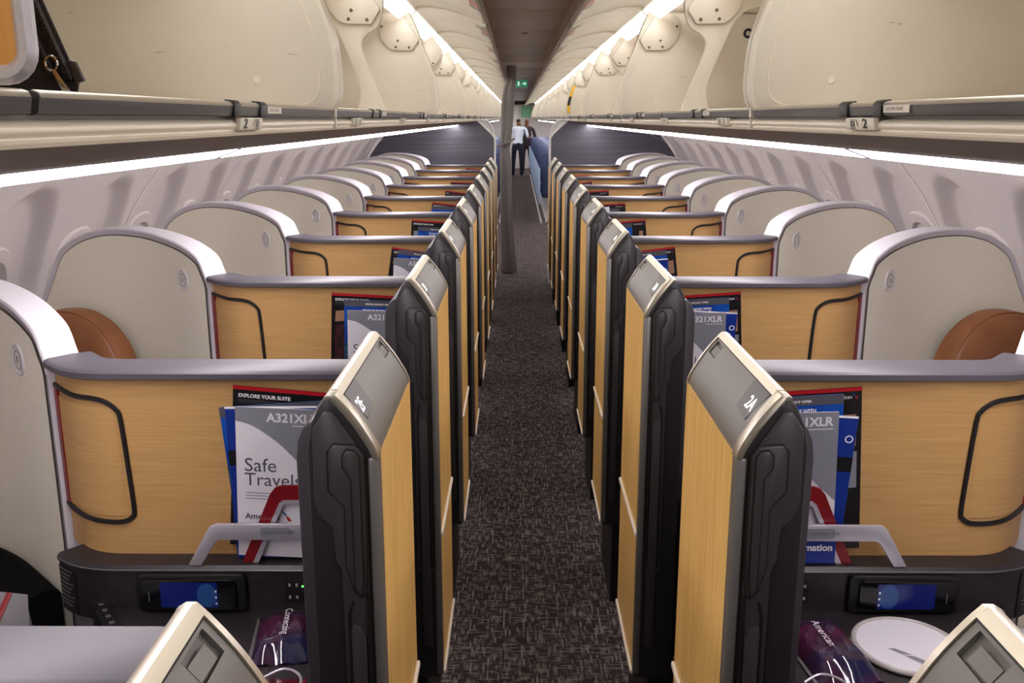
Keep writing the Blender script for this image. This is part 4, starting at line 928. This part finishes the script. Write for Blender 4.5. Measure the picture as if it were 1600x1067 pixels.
# yellow strap along the bin edge
yb = J0 + 2 * BAY * 3
t = thing('yellow_strap', 'yellow strap with black middle on the overhead bin edge', 'strap', (0.46, yb, 1.76))
ep = smooth_path([(0.452, 1.755), (0.447, 1.80), (0.455, 1.87), (0.476, 1.94), (0.505, 2.02)], 5); n = len(ep)
for a, c, mm, nm in ((0, 7, 'yellow', 'strap_end'), (7, 13, 'black', 'strap_middle'), (13, n, 'yellow', 'strap_end')):
    seg = ep[a:c + 1]
    poly = [(x, z) for x, z in seg] + [(x + 0.026, z) for x, z in reversed(seg)]
    link(nm, MB().prism([(x - 0.46, z - 1.76) for x, z in poly], -0.012, -0.006)._shift(-0.024).mesh(nm, mm), t)

# ------------------------------------------------------------------ curtain, exit sign
t = thing('curtain', 'grey gathered curtain hanging from ceiling to floor', 'curtain', (-0.16, 10.45, 0.0))
lev = [(2.255, -0.122, 0.046), (2.10, -0.124, 0.048), (2.03, -0.140, 0.056), (1.90, -0.158, 0.062), (1.67, -0.168, 0.058), (1.45, -0.186, 0.052), (1.37, -0.192, 0.046), (1.25, -0.186, 0.056), (0.9, -0.182, 0.056), (0.5, -0.172, 0.062), (0.15, -0.152, 0.07), (0.06, -0.150, 0.072), (0.004, -0.150, 0.072)]
rows = []; N = 72
for z, cx, hw in smooth_path(lev, 4):
    row = []
    for i in range(N + 1):
        a = 2 * math.pi * i / N; q = 1 + 0.22 * math.sin(5 * a + 0.5 + z * 0.35)
        row.append((cx + 0.16 + hw * q * math.cos(a), 0.8 * hw * q * math.sin(a), z))
    rows.append(row)
link('curtain_fabric', MB().grid(rows).mesh('curtain_fabric', 'curtain', smooth=True, angle=80), t)
link('tie_back', MB().tube([(-0.14, 0.02, 1.40), (-0.07, -0.05, 1.415), (0.0, -0.065, 1.44), (0.05, -0.04, 1.47), (0.075, 0.03, 1.48)], 0.012, 8).mesh('tie_back', 'curtain', smooth=True), t)
link('hook', MB().tube([(-0.16, 0.02, 1.39), (-0.14, 0.02, 1.40), (-0.13, -0.02, 1.39)], 0.009, 8).mesh('hook', 'trim_white', smooth=True), t)
link('hem', MB().grid([[(0.012 + 0.078 * (1 + 0.22 * math.sin(5 * a + 0.5)) * math.cos(a), 0.062 * (1 + 0.22 * math.sin(5 * a + 0.5)) * math.sin(a), z) for a in [2 * math.pi * i / N for i in range(N + 1)]] for z in (0.012, 0.10)]).mesh('hem', 'curtain', smooth=True), t)
t = thing('curtain_rail', 'short pale curtain rail under the ceiling', 'rail', (0, 10.45, 2.262))
link('track', MB().box(-0.45, 0.45, -0.012, 0.012, -0.006, 0.004).mesh('track', 'alu', bevel=0.002), t)

t = thing('exit_sign', 'green exit sign with white arrows under the ceiling', 'sign', (0.0, 14.0, 2.19))
link('sign_panel', MB().box(-0.185, 0.0, 0.0, 0.03, -0.046, 0.052).mesh('sign_panel', 'exit_green', bevel=0.003), t)
link('sign_panel', MB().box(0.008, 0.094, 0.0, 0.03, -0.046, 0.052).mesh('sign_panel', 'exit_green', bevel=0.003), t)
link('sign_bracket', MB().box(-0.14, -0.12, 0.005, 0.025, 0.052, 0.095).box(0.06, 0.07, 0.005, 0.025, 0.052, 0.095).mesh('sign_bracket', 'dark'), t)
ar = [(0.02, 0.008), (0.05, 0.008), (0.05, 0.026), (0.082, 0.002), (0.05, -0.022), (0.05, -0.006), (0.02, -0.006)]
flat(t, 'arrow', ar, -0.001, 'exit_white'); flat(t, 'arrow', [(-x - 0.06, z) for x, z in ar], -0.001, 'exit_white')
run = [(-0.042, 0.03), (-0.032, 0.036), (-0.024, 0.028), (-0.026, 0.014), (-0.014, 0.006), (-0.018, 0.0), (-0.03, 0.006), (-0.026, -0.012), (-0.012, -0.03), (-0.022, -0.032), (-0.036, -0.014), (-0.05, -0.03), (-0.058, -0.026), (-0.042, -0.006), (-0.046, 0.014)]
flat(t, 'running_figure', run, -0.001, 'exit_white')

# ------------------------------------------------------------------ economy seats beyond the curtain
def eco_kit(s):
    k = Kit(); off = (0.33, 0, 0)
    def A(n, mb, m, up=None, **kw): return k.add(n, mb.mesh(n, m, s, off, **kw), up)
    for i in range(3):
        x0 = 0.34 + i * 0.46
        A('seat_back', MB().prism([(0.18, 0.45), (0.10, 0.45), (0.02, 0.95), (0.0, 1.15), (0.05, 1.17), (0.09, 1.14), (0.12, 0.95)], x0 + 0.02, x0 + 0.44, 'x'), 'eco_blue', bevel=0.02)
        A('seat_cushion', MB().box(x0 + 0.02, x0 + 0.44, 0.14, 0.58, 0.40, 0.48), 'eco_blue', bevel=0.03)
        A('armrest', MB().box(x0 - 0.025, x0 + 0.02, 0.14, 0.48, 0.60, 0.64), 'charcoal', bevel=0.01)
    A('end_panel', MB().prism([(-0.02, 0.30), (-0.03, 0.9), (0.10, 0.9), (0.22, 0.62), (0.52, 0.60), (0.52, 0.34)], 0.305, 0.33, 'x'), 'eco_shell', bevel=0.008)
    for y in (0.12, 0.46):
        A('leg', MB().tube([(0.50, y, 0.42), (0.44, y - 0.05, 0.0)], 0.018, 8), 'trim_white', smooth=True)
        A('leg', MB().tube([(1.40, y, 0.42), (1.45, y - 0.05, 0.0)], 0.018, 8), 'trim_white', smooth=True)
    A('floor_rail', MB().box(0.335, 0.36, -0.1, 0.66, 0.0, 0.03), 'trim_white')
    return k
for s, n in ((1, 17), (-1, 17)):
    k = eco_kit(s)
    for i in range(n):
        t = thing('economy_seats', 'blue economy seat row beyond the curtain, %s side' % ('left aisle' if s < 0 else 'yellow strap'), 'seat row', (s * 0.33, 15.6 + 0.79 * i, 0), 'economy seat rows, %s side' % ('curtain' if s < 0 else 'strap'))
        t['label'] = 'blue economy seat row, %s beyond the curtain, %s side of the aisle' % (ORD[i + 1], 'strap' if s > 0 else 'curtain')
        k.put(t)

# ------------------------------------------------------------------ people far down the aisle
def person(name, label, loc, rz, J, zones):
    """J: list of (name, parent index, (x,y,z), radius)"""
    me = bpy.data.meshes.new(name); me.from_pydata([j[2] for j in J], [(i, j[1]) for i, j in enumerate(J) if j[1] is not None], [])
    tmp = bpy.data.objects.new(name + '_tmp', me); COL.objects.link(tmp)
    md = tmp.modifiers.new('skin', 'SKIN')
    if not me.skin_vertices: me.attributes.new('skin', 'FLOAT', 'POINT')
    for i, j in enumerate(J):
        r = j[3]; sv = me.skin_vertices[0].data[i]
        sv.radius = r if isinstance(r, tuple) else (r, r); sv.use_root = (i == 0)
    sb = tmp.modifiers.new('sub', 'SUBSURF'); sb.levels = 2; sb.render_levels = 2
    dg = bpy.context.evaluated_depsgraph_get(); out = bpy.data.meshes.new_from_object(tmp.evaluated_get(dg))
    bpy.data.objects.remove(tmp)
    out.materials.clear(); ks = []
    for p in out.polygons:
        m_ = zones(p.center)
        if m_ not in ks: ks.append(m_); out.materials.append(M[m_])
        p.material_index = ks.index(m_); p.use_smooth = True
    o = link(name, out); o.location = loc; o.rotation_euler = (0, 0, rz)
    tag(o, label, 'person'); return o
def joints(lean=0.0, rh=(0.36, 0.16, 1.14), lh=(-0.26, 0.12, 0.86), head=(0.05, 0.16, 1.62), re=(0.30, 0.05, 1.16), le=(-0.27, 0.02, 1.12)):
    c = Vector((lean, 0.06, 1.38)); h = Vector(head)
    return [('pelvis', None, (0, 0, 0.93), (0.155, 0.115)), ('waist', 0, (lean * .35, 0.02, 1.08), (0.145, 0.105)), ('chest', 1, (lean * .8, 0.05, 1.27), (0.165, 0.12)), ('neckbase', 2, (lean, 0.08, 1.42), (0.10, 0.085)),
            ('neck', 3, (h.x * .8 + lean * .2, h.y - 0.04, 1.50), 0.052), ('head', 4, (h.x, h.y, h.z), (0.078, 0.092)), ('crown', 5, (h.x, h.y, h.z + 0.09), (0.066, 0.08)),
            ('rsh', 3, (lean + 0.19, 0.07, 1.39), 0.062), ('rel', 7, re, 0.047), ('rwr', 8, rh, 0.031), ('rhand', 9, (rh[0] + 0.06, rh[1] + 0.05, rh[2] - 0.01), (0.04, 0.02)),
            ('lsh', 3, (lean - 0.19, 0.07, 1.39), 0.062), ('lel', 11, le, 0.047), ('lwr', 12, lh, 0.031), ('lhand', 13, (lh[0], lh[1] + 0.04, lh[2] - 0.07), (0.035, 0.02)),
            ('rhip', 0, (0.10, 0, 0.86), 0.095), ('rkn', 15, (0.11, 0.02, 0.48), 0.066), ('ran', 16, (0.11, -0.03, 0.09), 0.046), ('rft', 17, (0.12, 0.10, 0.045), (0.045, 0.038)),
            ('lhip', 0, (-0.10, 0, 0.86), 0.095), ('lkn', 19, (-0.12, 0.05, 0.48), 0.066), ('lan', 20, (-0.13, 0.04, 0.09), 0.046), ('lft', 21, (-0.14, 0.17, 0.045), (0.045, 0.038))]
def zones_a(p):
    if p.z > 1.60 : return 'hair'
    if p.z > 1.47: return 'skin'
    if p.x > 0.33 and p.z > 0.9: return 'skin'
    if p.z > 0.97 or (p.z > 0.93 and abs(p.x) > 0.22): return 'shirt'
    if p.z < 0.85 and abs(p.x) > 0.22: return 'skin'
    return 'shoe' if p.z < 0.09 else 'trousers'
def zones_b(p):
    if p.z > 1.47: return 'hair' if (p.y < 0.10 or p.z > 1.70) else 'skin'
    if p.z < 0.84 and abs(p.x) > 0.22: return 'skin'
    return 'shoe' if p.z < 0.09 else 'uniform'
person('person', 'person in white shirt and dark trousers leaning on the blue seats', (-0.04, 28.4, 0.0), 0.0, joints(0.05, head=(0.02, 0.24, 1.60)), zones_a)
pb = person('person', 'person in dark clothing facing the person in the white shirt', (0.24, 29.3, 0.0), math.pi, joints(0.0, rh=(0.26, 0.12, 0.86), re=(0.27, 0.02, 1.12), head=(0, 0.12, 1.60)), zones_b)
